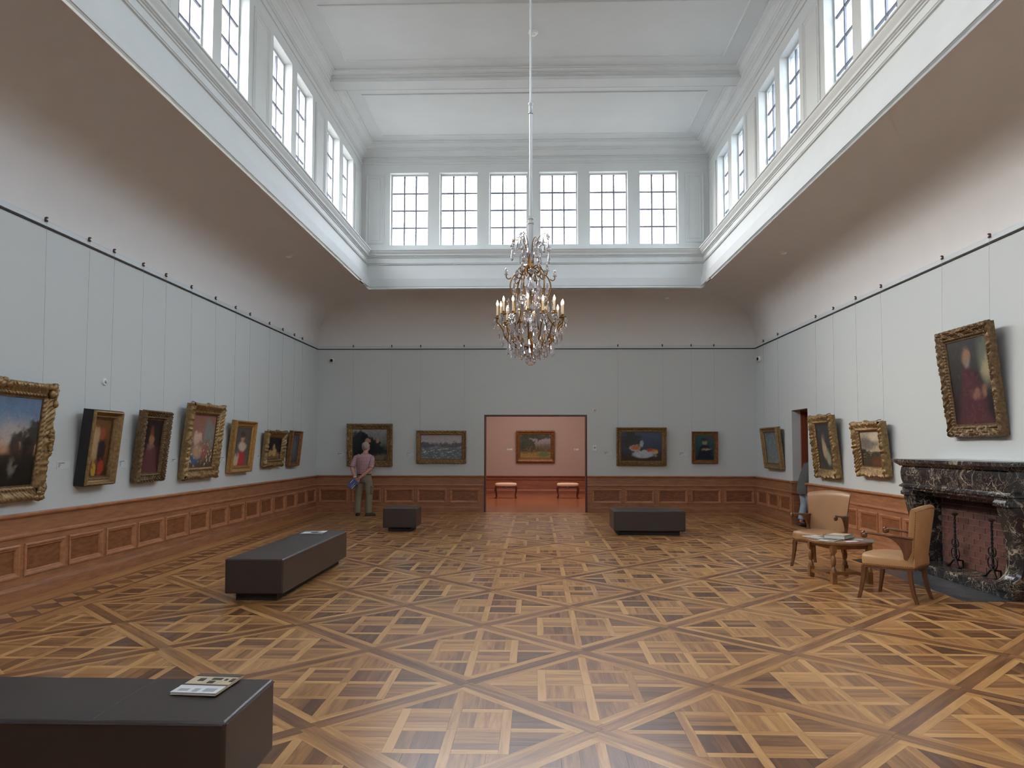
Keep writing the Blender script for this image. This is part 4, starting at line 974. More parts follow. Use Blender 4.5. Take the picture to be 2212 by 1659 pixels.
fbox('firebox', M['soot'], [(-1.0, -.90, -.2, .1, .09, 1.06), (.90, 1.0, -.2, .1, .09, 1.06), (-1.0, 1.0, -.2, .1, 1.3, 1.35), (-1.0, 1.0, .002, .1, .0, 1.3)], .002)
b = MB(); b.box(-.89, .89, -.046, .0, .05, 1.3); back_ = b.build('mortar_bed', M['mortar'], fp)
bk = MB(); bk.box(-.109, .109, -.018, .01, -.0325, .0325); bo = bk.build('brick', M['brick'], back_)
first = True; random.seed(11)
for r in range(13):
    z = .15 + r * .078; k = -4 - (r % 2) * .5
    while k * .23 < 1.0:
        x = k * .23
        if abs(x) < .87:
            if first: o = bo; first = False
            else:
                o = bpy.data.objects.new('brick', bo.data); C.objects.link(o); o.parent = back_
            o.location = (x, -.034 + random.uniform(-.002, .002), z); o.rotation_euler = (0, random.uniform(-.02, .02), 0); o.scale = (random.uniform(.97, 1.02), 1, random.uniform(.93, 1.03))
        k += 1
fbox('wall_ledge', M['rail'], [(-1.0, 1.2, -.10, -.002, 1.462, 1.478)], .003)

# andirons
def andiron(label, loc):
    t = thing('andiron', label, 'andiron', loc, -PI/2, 'wrought iron andirons in the fireplace')
    b = MB()
    for sx in (-1, 1):
        b.tube([(0, 0, .10), (sx*.035, -.01, .085), (sx*.075, -.02, .04), (sx*.10, -.025, .012), (sx*.125, -.03, .010)], [.013, .013, .012, .012, .009], 8)
        b.box(sx*.125 - .022, sx*.125 + .022, -.05, -.01, 0, .016)
    b.build('foot', M['iron'], t, smooth=50)
    b = MB(); pts = [(.004*math.cos(k*1.3), .004*math.sin(k*1.3), .36 + k*.0145) for k in range(20)]
    b.tube([(0, 0, .08), (0, 0, .2), (0, 0, .36)], [.014, .014, .012], 8)
    n = 44; rs = []
    for k in range(n):
        a = k * .42; rs.append([(.015*math.cos(a+q*PI/2)*(1 if q % 2 else .72), .015*math.sin(a+q*PI/2)*(1 if q % 2 else .72), .36 + k*.0062) for q in range(4)])
    b.rings(rs); b.build('twisted_shaft', M['iron'], t)
    b = MB(); b.lathe([(.012, .625), (.02, .632), (.014, .64), (.03, .65), (.042, .66), (.042, .668), (.024, .678), (0, .68)], n=14); b.build('finial', M['hook'], t, smooth=40)
    b = MB()
    for sx in (-1, 1):
        for zc, r, sg in ((.17, .055, 1), (.30, .042, 1)):
            pts = []
            for k in range(26):
                a = -PI/2 + k/25 * 2.1 * PI; rr = r * (1 - .6 * max(0, k - 13) / 12)
                pts.append((sx*(.012 + r*.55 + rr*math.cos(a)*.85 - (r - rr)*.1), -.004, zc + rr*math.sin(a)*1.15))
            b.tube(pts, .0075, 6)
    b.build('scroll', M['iron'], t, smooth=50)
    b = MB(); b.tube([(0, 0, .085), (0, .04, .085), (0, .085, .08), (0, .09, .0)], .011, 6); b.build('log_bar', M['iron'], t, smooth=50)
andiron('black wrought iron andiron with twisted shaft, left one in the fireplace', (5.28, 9.66, .1205))
andiron('black wrought iron andiron with twisted shaft, right one nearer the marble jamb', (5.26, 8.86, .1205))

# ------------------------------------------------------------------ benches
def bench(label, x0, x1, y0, y1, seams, group='dark leather gallery benches', h=.45):
    t = thing('leather_bench', label, 'bench', ((x0+x1)/2, (y0+y1)/2, 0), 0, group)
    w, d = x1 - x0, y1 - y0
    b = MB(); zb = .08
    # cushion block with slightly crowned top
    nx, ny = max(3, int(w/.15)), max(3, int(d/.15)); top = []
    for j in range(ny+1):
        for i in range(nx+1):
            u, v = i/nx*2-1, j/ny*2-1
            cr = .008*(1-u**4)*(1-v**4)
            for (ax, s) in seams:
                q = (u*w/2 if ax == 'x' else v*d/2) - s
                cr -= .006*math.exp(-(q/.03)**2)
            top.append((u*w/2, v*d/2, h - .008 + cr))
    base = len(top); rim = [(i, 0) for i in range(nx)] + [(nx, j) for j in range(ny)] + [(nx-i, ny) for i in range(nx)] + [(0, ny-j) for j in range(ny)]
    vs = top + [(i/nx*w - w/2, j/ny*d - d/2, zb) for i, j in rim]; n = len(rim); fs = [(j*(nx+1)+i, j*(nx+1)+i+1, (j+1)*(nx+1)+i+1, (j+1)*(nx+1)+i) for j in range(ny) for i in range(nx)]
    idx = lambda q: rim[q % n][1]*(nx+1) + rim[q % n][0]
    fs += [(idx(q), base+q, base+(q+1) % n, idx(q+1)) for q in range(n)] + [tuple(base+q for q in range(n))[::-1]]
    b.add(vs, fs); o = b.build('cushion', M['leather'], t); bevel(o, .018, 3, 40)
    b = MB(); e = .003
    for pts in ([(-w/2+.01, -d/2, h-.022), (w/2-.01, -d/2, h-.022)], [(w/2, -d/2+.01, h-.022), (w/2, d/2-.01, h-.022)], [(-w/2+.01, d/2, h-.022), (w/2-.01, d/2, h-.022)], [(-w/2, -d/2+.01, h-.022), (-w/2, d/2-.01, h-.022)]): b.tube(pts, .004, 6)
    b.build('piping', M['leather'], o)
    for ax, s in seams:
        b = MB()
        if ax == 'x': b.tube([(s, -d/2+.03, h-.012), (s, -d/2+.1, h-.008), (s, 0, h-.0055), (s, d/2-.1, h-.008), (s, d/2-.03, h-.012)], .0022, 5)
        else: b.tube([(-w/2+.03, s, h-.012), (-w/2+.1, s, h-.008), (0, s, h-.0055), (w/2-.1, s, h-.008), (w/2-.03, s, h-.012)], .0022, 5)
        b.build('seam', M['leather'], o)
    b = MB(); q = .09; b.box(-w/2+q, w/2-q, -d/2+q, d/2-q, 0, zb); b.build('plinth', M['plinth'], t)
bench('near dark leather bench in the left foreground with a booklet on top', -3.75, -1.325, 3.235, 3.845, [('x', .62), ('x', .12)])
bench('long dark leather bench reaching into the room on the left', -3.25, -2.635, 7.84, 10.5, [('y', -.65), ('y', .2)])
bench('square dark leather stool near the standing man', -2.90, -2.27, 14.28, 14.98, [])
bench('dark leather bench standing across, right of the wide opening', 1.44, 2.74, 13.86, 14.75, [])

# printed matter
def magazine(name, label, loc, rz, w, d, th, cover, prints, group=None, cat='magazine', pages=True):
    t = thing(name, label, cat, loc, rz, group)
    b = MB(); b.box(-w/2+.002, w/2-.002, -d/2+.002, d/2-.002, .0008, th-.0008); b.build('pages', M['pages'], t)
    b = MB(); b.box(-w/2, w/2, -d/2, d/2, th-.0008, th); b.box(-w/2, w/2, -d/2, d/2, 0, .0008); b.box(w/2-.001, w/2, -d/2, d/2, 0, th); b.build('cover', cover, t)
    for kk, (u0, u1, v0, v1, m) in enumerate(prints):
        b = MB(); b.box(-w/2+u0*w, -w/2+u1*w, -d/2+v0*d, -d/2+v1*d, th, th+.0003+.0002*kk); b.build('cover_print', M[m], t)
    return t
magazine('booklet', 'cream and grey booklet lying on the near leather bench', (-1.60, 3.69, .452), R(-4), .225, .29, .012, M['cover_cream'],
         [(0, 1, 0, .3, 'white_print'), (.1, .32, .08, .2, 'grey_print'), (.42, .55, .05, .22, 'grey_print'), (.65, .9, .08, .24, 'grey_print'), (0, 1, .36, .44, 'brown_print'), (0, 1, .3, .36, 'white_print'), (.18, .32, .6, .74, 'black_print'), (.46, .60, .5, .62, 'black_print'), (.46, .68, .68, .78, 'black_print'), (.76, .82, .66, .74, 'black_print'), (.9, .98, .6, .76, 'black_print'), (0, 1, .86, 1, 'brown_print')], cat='booklet')
magazine('magazine', 'pale grey magazine on the far end of the long leather bench', (-3.0, 10.17, .452), R(2), .30, .32, .008, M['cover_grey'], [(.05, .5, .1, .5, 'white_print'), (.35, .75, .4, .9, 'grey_print'), (.75, .98, .4, .98, 'white_print'), (.4, .7, .2, .6, 'black_print')])

# ------------------------------------------------------------------ armchairs
def armchair(label, loc, rz, lm='tan'):
    """front is +y"""
    t = thing('armchair', label, 'armchair', loc, rz, 'tan leather armchairs by the fireplace')
    L = M[lm]
    # seat: rounded front, narrower back
    outl = []
    for k in range(9): a = PI*k/8; outl.append((.295*math.cos(a)*1.0, .20 + .085*math.sin(a)))
    outl += [(-.295, .05), (-.255, -.20), (-.22, -.28), (.22, -.28), (.255, -.20), (.295, .05)]
    b = MB(); rs = []
    for z, s in ((.36, .97), (.365, .99), (.385, 1.0), (.44, 1.0), (.46, .985), (.474, .94), (.482, .8), (.487, .5), (.489, .15)): rs.append([(x*s, (y-.0)*s, z) for x, y in outl])
    b.rings(rs); b.build('seat', L, t, smooth=50)
    b = MB(); b.rings([[(x*.975, y*.975, z) for x, y in outl] for z in (.335, .36)]); b.build('seat_rail', M['chair_wood'], t)
    # backrest: curved slab, arched top
    b = MB(); nu, nv = 14, 12
    def bp(u, v, off):
        w = .235 + .065*v**1.2 ; zt = 1.0 - .035*u*u; z = .385 + (zt - .385)*v
        y = -.255 - .085*v - .01*v*v + .055*u*u*(.4+.6*v)
        th = .034*(1 - .25*u**6) * (1 - .35*max(0, v-.9)/.1*.6)
        x = u*w
        return (x*(1 if off > 0 else .97), y + off*th, z)
    fr = [[bp(-1+2*i/nu, j/nv, 1) for i in range(nu+1)] for j in range(nv+1)]; bk_ = [[bp(-1+2*i/nu, j/nv, -1) for i in range(nu+1)] for j in range(nv+1)]
    rs = [fr[j] + bk_[j][::-1] for j in range(nv+1)]
    mid = [(( fr[nv][i][0]), (fr[nv][i][1]+bk_[nv][i][1])/2 + .010, fr[nv][i][2]+.016) for i in range(nu+1)]; mid2 = [(p[0]*.985, p[1]-.02, p[2]) for p in mid]
    rs.append(mid + mid2[::-1]); b.rings(rs); b.build('backrest', L, t, smooth=60)
    # legs
    for sx in (-1, 1):
        b = MB(); pts = [(sx*.255, .215, .35), (sx*.262, .225, .22), (sx*.272, .245, .1), (sx*.285, .265, 0)]; rs = []
        for k, p in enumerate(pts): h = (.024, .021, .017, .0155)[k]; rs.append([(p[0]-h, p[1]-h, p[2]), (p[0]+h, p[1]-h, p[2]), (p[0]+h, p[1]+h, p[2]), (p[0]-h, p[1]+h, p[2])])
        b.rings(rs); o = bevel(b.build('leg', M['chair_wood'], t), .003)
        b = MB()
        for q in range(5): z = .33 - q*.017; b.tube([(sx*.256 - .026, .215+.024, z), (sx*.256 + .026, .215+.024, z - .012)], .004, 5)
        b.build('carving', M['chair_wood'], o)
        b = MB(); pts = [(sx*.205, -.225, .35), (sx*.205, -.235, .22), (sx*.21, -.26, .1), (sx*.215, -.295, 0)]; rs = []
        for k, p in enumerate(pts): h = (.022, .021, .018, .016)[k]; rs.append([(p[0]-h, p[1]-h, p[2]), (p[0]+h, p[1]-h, p[2]), (p[0]+h, p[1]+h, p[2]), (p[0]-h, p[1]+h, p[2])])
        b.rings(rs); bevel(b.build('leg', M['chair_wood'], t), .003)
        # arm: fin panel with concave front edge, top bar with rolled knob
        fin = [(-.275, .665), (.10, .69)] + [(.10 - .285*math.sin(a)**.8 - .01, .69 - .235*(1-math.cos(a))) for a in [k/8*PI/2 for k in range(1, 9)]] + [(-.225, .45), (-.262, .54)]
        b = MB(); n = len(fin)
        th = .016; xf = lambda y: sx*(.272 + (y+.1)*.10)
        b.rings([[(xf(y)-th, y, z) for y, z in fin], [(xf(y)+th, y, z) for y, z in fin]]); f = b.build('armrest', M['chair_wood'], t); bevel(f, .004)
        b = MB(); ys = [-.285, -.15, 0, .1, .16, .195]; zs = [.672, .682, .69, .70, .706, .695]; rr = [.026, .026, .026, .027, .026, .018]
        b.tube([(xf(y), y, z) for y, z in zip(ys, zs)], rr, 10, flat=.5); b.build('arm_top', M['chair_wood'], f, smooth=50)
        b = MB(); pts = []
        for k in range(16): a = PI/2 - k/15*1.7*PI; r = .026 - .013*k/15; pts.append((xf(.19), .19 + r*math.cos(a), .682 + r*math.sin(a)))
        b.tube(pts, [.02]*8 + [.017]*8, 8); b.ball((xf(.19), .19, .682), .026, 10, (1.05, 1, 1)); b.build('arm_knob', M['chair_wood'], f, smooth=60)
    # nail heads along the edges
    b = MB()
    def nail(p): b.ball(p, .0052, 6, (1, 1, 1))
    m = len(outl)
    per = [Vector((x*1.0, y*1.0, .375)) for x, y in outl]
    for k in range(m):
        A, B = per[k], per[(k+1) % m]; nn = max(1, int((B-A).length/.021))
        for q in range(nn): nail(A.lerp(B, q/nn))
    for u in (-1, 1):
        for k in range(30): p = bp(u*.97, k/30, -1); nail((p[0], p[1]-.001, p[2]))
    for k in range(25): p = bp(-.96+1.92*k/24, .97, -1); nail((p[0], p[1]-.001, p[2]))
    o = b.build('nail_heads', M['nail'], t); o['kind'] = 'stuff'
    return t
armchair('tan leather armchair seen from behind, nearest the camera by the fireplace', (3.885, 8.31, 0), R(45))
armchair('darker tan leather armchair facing the room beyond the round table', (3.885, 10.42, 0), R(135), 'tan_dark')

# ------------------------------------------------------------------ table with books
tb = thing('round_table', 'low round wooden table with turned legs between the armchairs', 'table', (3.72, 9.38, 0), R(8))
b = MB(); rs = []
for z, s in ((.46, .96), (.463, .99), (.475, 1.0), (.487, 1.0), (.492, .985)): rs.append([(.37*s*math.cos(a), .40*s*math.sin(a), z) for a in [2*PI*k/40 for k in range(40)]])
b.rings(rs); b.build('tabletop', M['table_wood'], tb, smooth=40)
b = MB()
for (x0, x1, y0, y1) in ((-.24, .24, -.275, -.255), (-.24, .24, .255, .275), (-.235, -.215, -.26, .26), (.215, .235, -.26, .26)): b.box(x0, x1, y0, y1, .405, .46)
b.build('apron', M['table_wood'], tb)
LEGP = [(.026, .46), (.03, .40), (.03, .36), (.022, .345), (.016, .335), (.022, .325), (.031, .285), (.031, .25), (.024, .215), (.016, .205), (.02, .195), (.031, .165), (.034, .135)]
for sx in (-1, 1):
    for sy in (-1, 1):
        b = MB(); b.lathe(LEGP, (sx*.225, sy*.265, 0), 10); b.box(sx*.225-.029, sx*.225+.029, sy*.265-.029, sy*.265+.029, 0, .135); b.box(sx*.225-.029, sx*.225+.029, sy*.265-.029, sy*.265+.029, .37, .46)
        b.build('leg', M['table_wood'], tb, smooth=35)
for sx in (-1, 1):
    b = MB(); b.box(sx*.225-.014, sx*.225+.014, -.24, .24, .06, .1); b.build('stretcher', M['table_wood'], tb)
b = MB(); b.box(-.212, .212, -.016, .016, .062, .098); b.build('stretcher', M['table_wood'], tb)
zt = .4925
magazine('magazine', 'white magazine at the left edge of the round table', (3.53, 9.60, zt), R(24), .21, .28, .005, M['paper'], [(.1, .6, .2, .9, 'grey_print'), (.5, .95, .1, .5, 'black_print')], 'magazines on the round table')
magazine('magazine', 'cream magazine at the front edge of the round table', (3.55, 9.26, zt), R(-40), .21, .26, .006, M['cover_grey'], [(.05, .6, .1, .4, 'white_print'), (.1, .9, .55, .9, 'brown_print')], 'magazines on the round table')
magazine('magazine', 'dull red magazine beside the thick book on the round table', (3.78, 9.10, zt), R(10), .2, .2, .006, M['cover_red'], [(.1, .9, .5, .9, 'white_print')], 'magazines on the round table')
magazine('magazine', 'dark green-grey magazine at the right edge of the round table', (3.96, 9.26, zt), R(-25), .24, .30, .005, M['cover_green'], [(.1, .5, .5, .9, 'grey_print')], 'magazines on the round table')
bkt = magazine('book', 'thick dark-covered book with white pages on the round table', (3.76, 9.48, zt + .0065), R(138), .25, .31, .042, M['cover_dark'], [(.08, .92, .08, .92, 'cover_cream')], cat='book')

# ------------------------------------------------------------------ stools in the next room
def stool(label, loc):
    t = thing('upholstered_stool', label, 'stool', loc, 0, 'pale upholstered stools in the next room')
    b = MB(); o_ = []
    for k in range(32):
        a = 2*PI*k/32; c, s = math.cos(a), math.sin(a); o_.append((.34*math.copysign(abs(c)**.35, c), .21*math.copysign(abs(s)**.35, s)))
    rs = [[(x*q, y*q, z) for x, y in o_] for z, q in ((.385, .97), (.40, 1.0), (.44, 1.0), (.46, .98), (.475, .9), (.485, .6), (.488, .1))]
    b.rings(rs); b.build('seat', M['stool_seat'], t, smooth=60)
    b = MB()
    for (x0, x1, y0, y1) in ((-.31, .31, -.20, -.17), (-.31, .31, .17, .20), (-.33, -.30, -.18, .18), (.30, .33, -.18, .18)): b.box(x0, x1, y0, y1, .335, .388)
    b.ball((0, -.2, .345), .05, 10, (1, .3, .5)); b.build('apron', M['stool_wood'], t, smooth=30)
    for sx in (-1, 1):
        for sy in (-1, 1):
            b = MB(); pts = [(sx*.305, sy*.175, .37), (sx*.325, sy*.19, .30), (sx*.32, sy*.185, .2), (sx*.295, sy*.17, .09), (sx*.30, sy*.175, .04), (sx*.325, sy*.195, .018), (sx*.335, sy*.205, .03)]
            b.tube(pts, [.032, .032, .023, .017, .019, .022, .014], 10); b.ball((sx*.32, sy*.19, .02), .022, 8); b.build('leg', M['stool_wood'], t, smooth=60)
stool('pale upholstered stool with curved dark legs, left one in the next room', (-.93, 23.75, 0))
stool('pale upholstered stool with curved dark legs, right one in the next room', (1.02, 23.8, 0))

# ------------------------------------------------------------------ people
def fused(b, name, m, parent, voxel=.008, smooth_it=3):
    o = b.build(name, m, parent, smooth=True)
    r = o.modifiers.new('remesh', 'REMESH'); r.mode = 'VOXEL'; r.voxel_size = voxel; r.use_smooth_shade = True
    if smooth_it: s = o.modifiers.new('smooth', 'SMOOTH'); s.factor = .5; s.iterations = smooth_it
    return o
def hand(b, wr, d, up, side, curl=.5, s=1.0):
    """wrist point, pointing direction d, back-of-hand normal up, thumb side"""
    d = Vector(d).normalized(); up = Vector(up); up = (up - d*up.dot(d)).normalized(); sd = d.cross(up).normalized() * side; wr = Vector(wr)
    for q in range(4):                       # palm slab
        o = sd * (.030 - q*.020) * s
        b.tube([wr + o*.45, wr + o*.9 + d*.04*s, wr + o + d*.088*s], [.014*s, .0155*s, .0115*s], 8)
    for q, ln in enumerate((.068, .078, .072, .056)):
        o = sd * (.031 - q*.0205) * s; p = wr + o + d*.085*s; dirn = d.copy(); pts = [p]
        for seg, f in enumerate((.45, .32, .23)):
            dirn = (dirn - up*curl*(.5 + .35*seg)).normalized(); p = p + dirn*ln*f*s; pts.append(p)
        b.tube(pts, [.0095*s, .0088*s, .0082*s, .0066*s], 7)
    p = wr + sd*.026*s + d*.02*s; pts = [p, p + (sd*.8 + d*.6).normalized()*.035*s, p + (sd*.8 + d*.6).normalized()*.035*s + (d*.9 + sd*.2 - up*.3).normalized()*.034*s]
    pts.append(pts[-1] + (d - up*.4).normalized()*.024*s); b.tube(pts, [.013*s, .0115*s, .0095*s, .0072*s], 7)
def head(b, c, s=1.0, yaw=0., pitch=0.):
    """head facing +y, centre c"""
    hb_ = MB()
    hb_.ball((0, -.012, .025), .098, 18, (.80, .98, 1.0)); hb_.ball((0, .03, -.03), .078, 16, (.80, .86, 1.05)); hb_.ball((0, .055, -.085), .04, 12, (.9, .8, .7))
    hb_.tube([(0, .088, .02), (0, .104, -.012), (0, .114, -.03), (0, .098, -.042)], [.009, .012, .016, .011], 8)       # nose
    hb_.tube([(-.026, .094, -.066), (0, .102, -.064), (.026, .094, -.066)], [.007, .009, .007], 6); hb_.tube([(-.045, .083, .034), (0, .093, .036), (.045, .083, .034)], .012, 6)
    for sx in (-1, 1):
        hb_.tube([(sx*.076, -.008, .02), (sx*.088, -.02, .016), (sx*.089, -.02, -.012), (sx*.077, -.006, -.03)], [.011, .013, .011, .008], 8)
    m = Matrix.Translation(c) @ Matrix.Rotation(yaw, 4, 'Z') @ Matrix.Rotation(pitch, 4, 'X') @ Matrix.Scale(s, 4)
    b.add([m @ Vector(v) for v in hb_.v], hb_.f)
    return m
man = thing('person', 'man in checked red shirt and khaki trousers, hands behind back, facing a painting', 'person', (-4.02, 17.56, 0), R(-6))
b = MB()
hm = head(b, (.035, .03, 1.615), .98, R(-18), R(8))
b.tube([(.02, -.01, 1.41), (.028, .0, 1.48), (.034, .015, 1.56)], [.06, .056, .057], 12)
b.ellip([(.0, 0, .86, .15, .10), (0, 0, 1.0, .145, .095), (0, -.01, 1.2, .16, .10), (.01, -.01, 1.36, .15, .09), (.015, -.005, 1.43, .08, .06)])
SHL, ELL, WRL = (-.195, -.02, 1.355), (-.262, -.10, 1.115), (-.135, -.215, .895)
SHR, ELR, WRR = (.195, -.02, 1.35), (.205, -.13, 1.10), (-.045, -.235, .885)
b.tube([SHL, (-.24, -.06, 1.24), ELL, (-.205, -.16, 1.0), WRL], [.055, .047, .042, .040, .028], 10)
b.tube([SHR, (.215, -.075, 1.23), ELR, (.085, -.185, .99), WRR], [.055, .047, .042, .040, .028], 10)
hand(b, WRL, (.45, -.12, -.85), (-.2, -1, -.05), 1, .35); hand(b, WRR, (-.62, -.1, -.75), (.1, -1, 0), -1, .45)
for sx, foot in ((-1, (-.145, .0)), (1, (.115, .02))):
    b.tube([(sx*.085, 0, .88), (foot[0]*.95, .015, .47), (foot[0], -.02, .09), (foot[0], .05, .05)], [.085, .058, .042, .04], 12)
body = fused(b, 'body', M['skin'], man, .0075)
# eyes
for sx in (-1, 1):
    e = MB(); e.ball((0, 0, 0), .011, 8); o = e.build('eye', M['white_plastic'], man, smooth=True); o.location = hm @ Vector((sx*.032, .080, .016))
# hair
hbm = MB(); ring = []
hbm.ball((0, -.03, .03), .103, 18, (.84, .93, .93)); hbm.ball((0, -.055, -.02), .085, 14, (.93, .7, .85))
for sx in (-1, 1): hbm.tube([(sx*.066, .03, .055), (sx*.076, -.005, .03), (sx*.074, -.05, -.01), (sx*.045, -.085, -.04)], [.018, .018, .02, .02], 8)
hb2 = MB(); hb2.add([hm @ Vector(v) for v in hbm.v], hbm.f); fused(hb2, 'hair', M['hair'], man, .008, 2)
# shirt
b = MB()
b.ellip([(-.0, 0, .975, .178, .128), (0, 0, 1.03, .182, .132), (0, -.012, 1.15, .182, .13), (.005, -.02, 1.28, .19, .132), (.01, -.018, 1.36, .19, .118), (.015, -.008, 1.42, .14, .085), (.022, .0, 1.455, .078, .068)], 22)
b.tube([(-.10, -.01, 1.40), (-.19, -.02, 1.36), (-.232, -.055, 1.25), (-.262, -.092, 1.14)], [.06, .066, .064, .064], 12)
b.tube([(.10, -.01, 1.40), (.19, -.02, 1.355), (.212, -.07, 1.24), (.208, -.118, 1.12)], [.06, .066, .064, .064], 12)
fused(b, 'shirt', M['check'], man, .010, 3)
b = MB(); b.tube([(.022+.07*math.cos(a), .002+.066*math.sin(a), 1.462 + .01*math.sin(a)) for a in [k/16*2*PI for k in range(17)]], .014, 8); b.build('collar', M['check'], man, smooth=True)
b = MB(); rs = [[(.172*math.cos(a)*q, .124*math.sin(a)*q, z) for a in [2*PI*k/28 for k in range(28)]] for z, q in ((.955, .98), (.957, 1.0), (.985, 1.0), (.987, .98))]; b.rings(rs); b.build('belt', M['belt'], man, smooth=True)
b = MB()
b.ellip([(0, 0, .975, .168, .120), (0, 0, .92, .178, .128), (0, -.005, .84, .185, .132), (0, 0, .78, .17, .12)], 22)
b.tube([(-.09, 0, .84), (-.11, .005, .68), (-.135, .015, .48), (-.142, -.01, .28), (-.147, -.012, .07)], [.105, .098, .082, .082, .082], 14)
b.tube([(.09, 0, .84), (.105, .01, .68), (.12, .03, .48), (.118, .0, .28), (.115, -.0, .07)], [.105, .1, .084, .082, .084], 14)
tr = fused(b, 'trousers', M['khaki'], man, .011, 3)
b = MB(); b.box(.178, .215, -.06, .08, .52, .68); b.box(.175, .225, -.065, .085, .66, .70); o = b.build('cargo_pocket', M['khaki'], man); bevel(o, .012, 3)
for p, rz in (((-.148, .0), R(8)), ((.118, .01), R(-42))):
    b = MB(); b.ellip([(0, .045, 0, .046, .14), (0, .045, .02, .05, .145), (0, .04, .05, .044, .12), (0, .0, .09, .04, .065), (0, -.02, .105, .035, .04)], 18)
    o = fused(b, 'shoe', M['shoe'], man, .008, 2); o.location = (p[0], p[1], 0); o.rotation_euler = (0, 0, rz)
b = MB(); wv = Vector(WRL).lerp(Vector((-.205, -.16, 1.0)), .2); b.tube([wv + Vector((.033*math.cos(a), .033*math.sin(a)*.9, .012*math.cos(a))) for a in [k/14*2*PI for k in range(15)]], .008, 6); b.ball(wv + Vector((-.01, -.033, 0)), .016, 10, (1, .5, 1)); b.build('wristwatch', M['white_plastic'], man, smooth=True)
# booklet in his hand
bt = thing('held_booklet', 'blue booklet held behind the back by the standing man', 'booklet', (-4.225, 17.30, .762), 0)
bt.rotation_euler = (R(8), R(42), 0)
b = MB(); b.box(-.085, .085, -.004, .004, -.115, .115); b.build('cover', M['booklet'], bt)
b = MB(); b.box(-.06, -.045, -.0048, -.004, -.02, .09); b.box(.055, .068, -.0048, -.004, -.10, .02); b.box(.02, .026, -.0048, -.004, -.09, .05); b.build('title_print', M['white_print'], bt)

wom = thing('person', 'person in speckled grey jacket and pale jeans stepping through the right doorway', 'person', (5.54, 15.62, 0), R(-80))
b = MB()                                       # faces +x after the turn; local +y is forward
hm2 = head(b, (.02, .36, 1.50), .95, 0, R(-25))
b.tube([(0, .17, 1.30), (0, .24, 1.38), (.01, .31, 1.45)], [.058, .052, .05], 12)
b.ellip([(0, 0, .84, .15, .11), (0, .03, 1.0, .14, .1), (0, .09, 1.18, .15, .1), (0, .15, 1.30, .12, .08)])
for sx in (-1, 1):
    b.tube([(sx*.17, .14, 1.27), (sx*.22, .12, 1.02), (sx*.20, .22, .82)], [.05, .04, .028], 10); hand(b, (sx*.20, .22, .82), (0, .35, -.9), (sx, 0, 0), sx, .4)
    b.tube([(sx*.08, 0, .85), (sx*.09, .05 + sx*.02, .45), (sx*.1, .01 + sx*.06, .09), (sx*.1, .06 + sx*.06, .05)], [.08, .055, .038, .036], 12)
fused(b, 'body', M['skin'], wom, .0085)
b = MB(); b.ellip([(0, .0, .66, .2, .16), (0, .0, .78, .205, .165), (0, .03, .95, .19, .15), (0, .08, 1.12, .19, .14), (0, .13, 1.25, .175, .12), (0, .18, 1.33, .08, .07)], 22)
for sx in (-1, 1): b.tube([(sx*.13, .14, 1.27), (sx*.19, .14, 1.22), (sx*.225, .12, 1.02), (sx*.205, .2, .86)], [.075, .075, .062, .055], 12)
fused(b, 'jacket', M['knit'], wom, .011, 3)
b = MB(); b.ellip([(0, 0, .86, .16, .12), (0, 0, .75, .17, .125)], 20)
for sx in (-1, 1): b.tube([(sx*.085, 0, .78), (sx*.095, .05 + sx*.02, .45), (sx*.1, .01 + sx*.06, .13)], [.1, .08, .068], 14)
fused(b, 'jeans', M['denim'], wom, .011, 3)
for sx in (-1, 1):
    b = MB(); b.ellip([(0, .04, 0, .042, .125), (0, .04, .02, .045, .13), (0, .03, .045, .04, .1), (0, -.0, .06, .035, .05)], 16); o = fused(b, 'shoe', M['shoe'], wom, .008, 2); o.location = (sx*.1, .02 + sx*.06, 0)
hb3 = MB(); hbm = MB(); hbm.ball((0, -.03, .03), .106, 18, (.86, .95, .97)); hb3.add([hm2 @ Vector(v) for v in hbm.v], hbm.f); fused(hb3, 'hair', M['hair'], wom, .009, 2)

# ------------------------------------------------------------------ chandelier
CHX, CHY = -.05, 7.86
ch = thing('chandelier', 'brass and crystal chandelier with lit candle bulbs hanging from a long rod', 'chandelier', (CHX, CHY, 0))
b = MB(); b.tube([(0, 0, 5.30), (0, 0, ZC - .15)], .011, 10); b.build('upper_rod', M['steel'], ch, smooth=40)
b = MB(); b.tube([(0, 0, 4.02), (0, 0, 5.20)], .016, 12); b.build('lower_rod', M['steel'], ch, smooth=40)
b = MB(); b.lathe([(.0, 5.18), (.026, 5.185), (.026, 5.20), (.02, 5.21), (.022, 5.25), (.02, 5.275), (.027, 5.285), (.027, 5.298), (.012, 5.305), (0, 5.305)], n=16); b.build('coupling', M['steel'], ch, smooth=40)
b = MB(); b.lathe([(.0, 3.60), (.026, 3.605), (.028, 3.98), (.034, 3.985), (.034, 4.0), (.024, 4.01), (.024, 4.03), (.03, 4.035), (.03, 4.055), (0, 4.06)], n=16); b.build('rod_sleeve', M['steel'], ch, smooth=40)
b = MB(); b.lathe([(0, ZC - .155), (.05, ZC - .158), (.06, ZC - .175), (.03, ZC - .2), (0, ZC - .2)], n=18); b.build('ceiling_rose', M['steel'], ch, smooth=40)
b = MB(); b.lathe([(0, 2.63), (.02, 2.64), (.045, 2.66), (.06, 2.69), (.05, 2.715), (.025, 2.73), (.014, 2.76), (.018, 2.80), (.012, 2.84), (.014, 3.0), (.02, 3.1), (.012, 3.16), (.012, 3.42), (.03, 3.46), (.045, 3.50), (.03, 3.54), (.036, 3.58), (.03, 3.62), (0, 3.63)], n=16); b.build('stem', M['brass'], ch, smooth=50)
b = MB(); b.ball((0, 0, 2.528), .056, 18); b.build('crystal_ball', M['crystal'], ch)
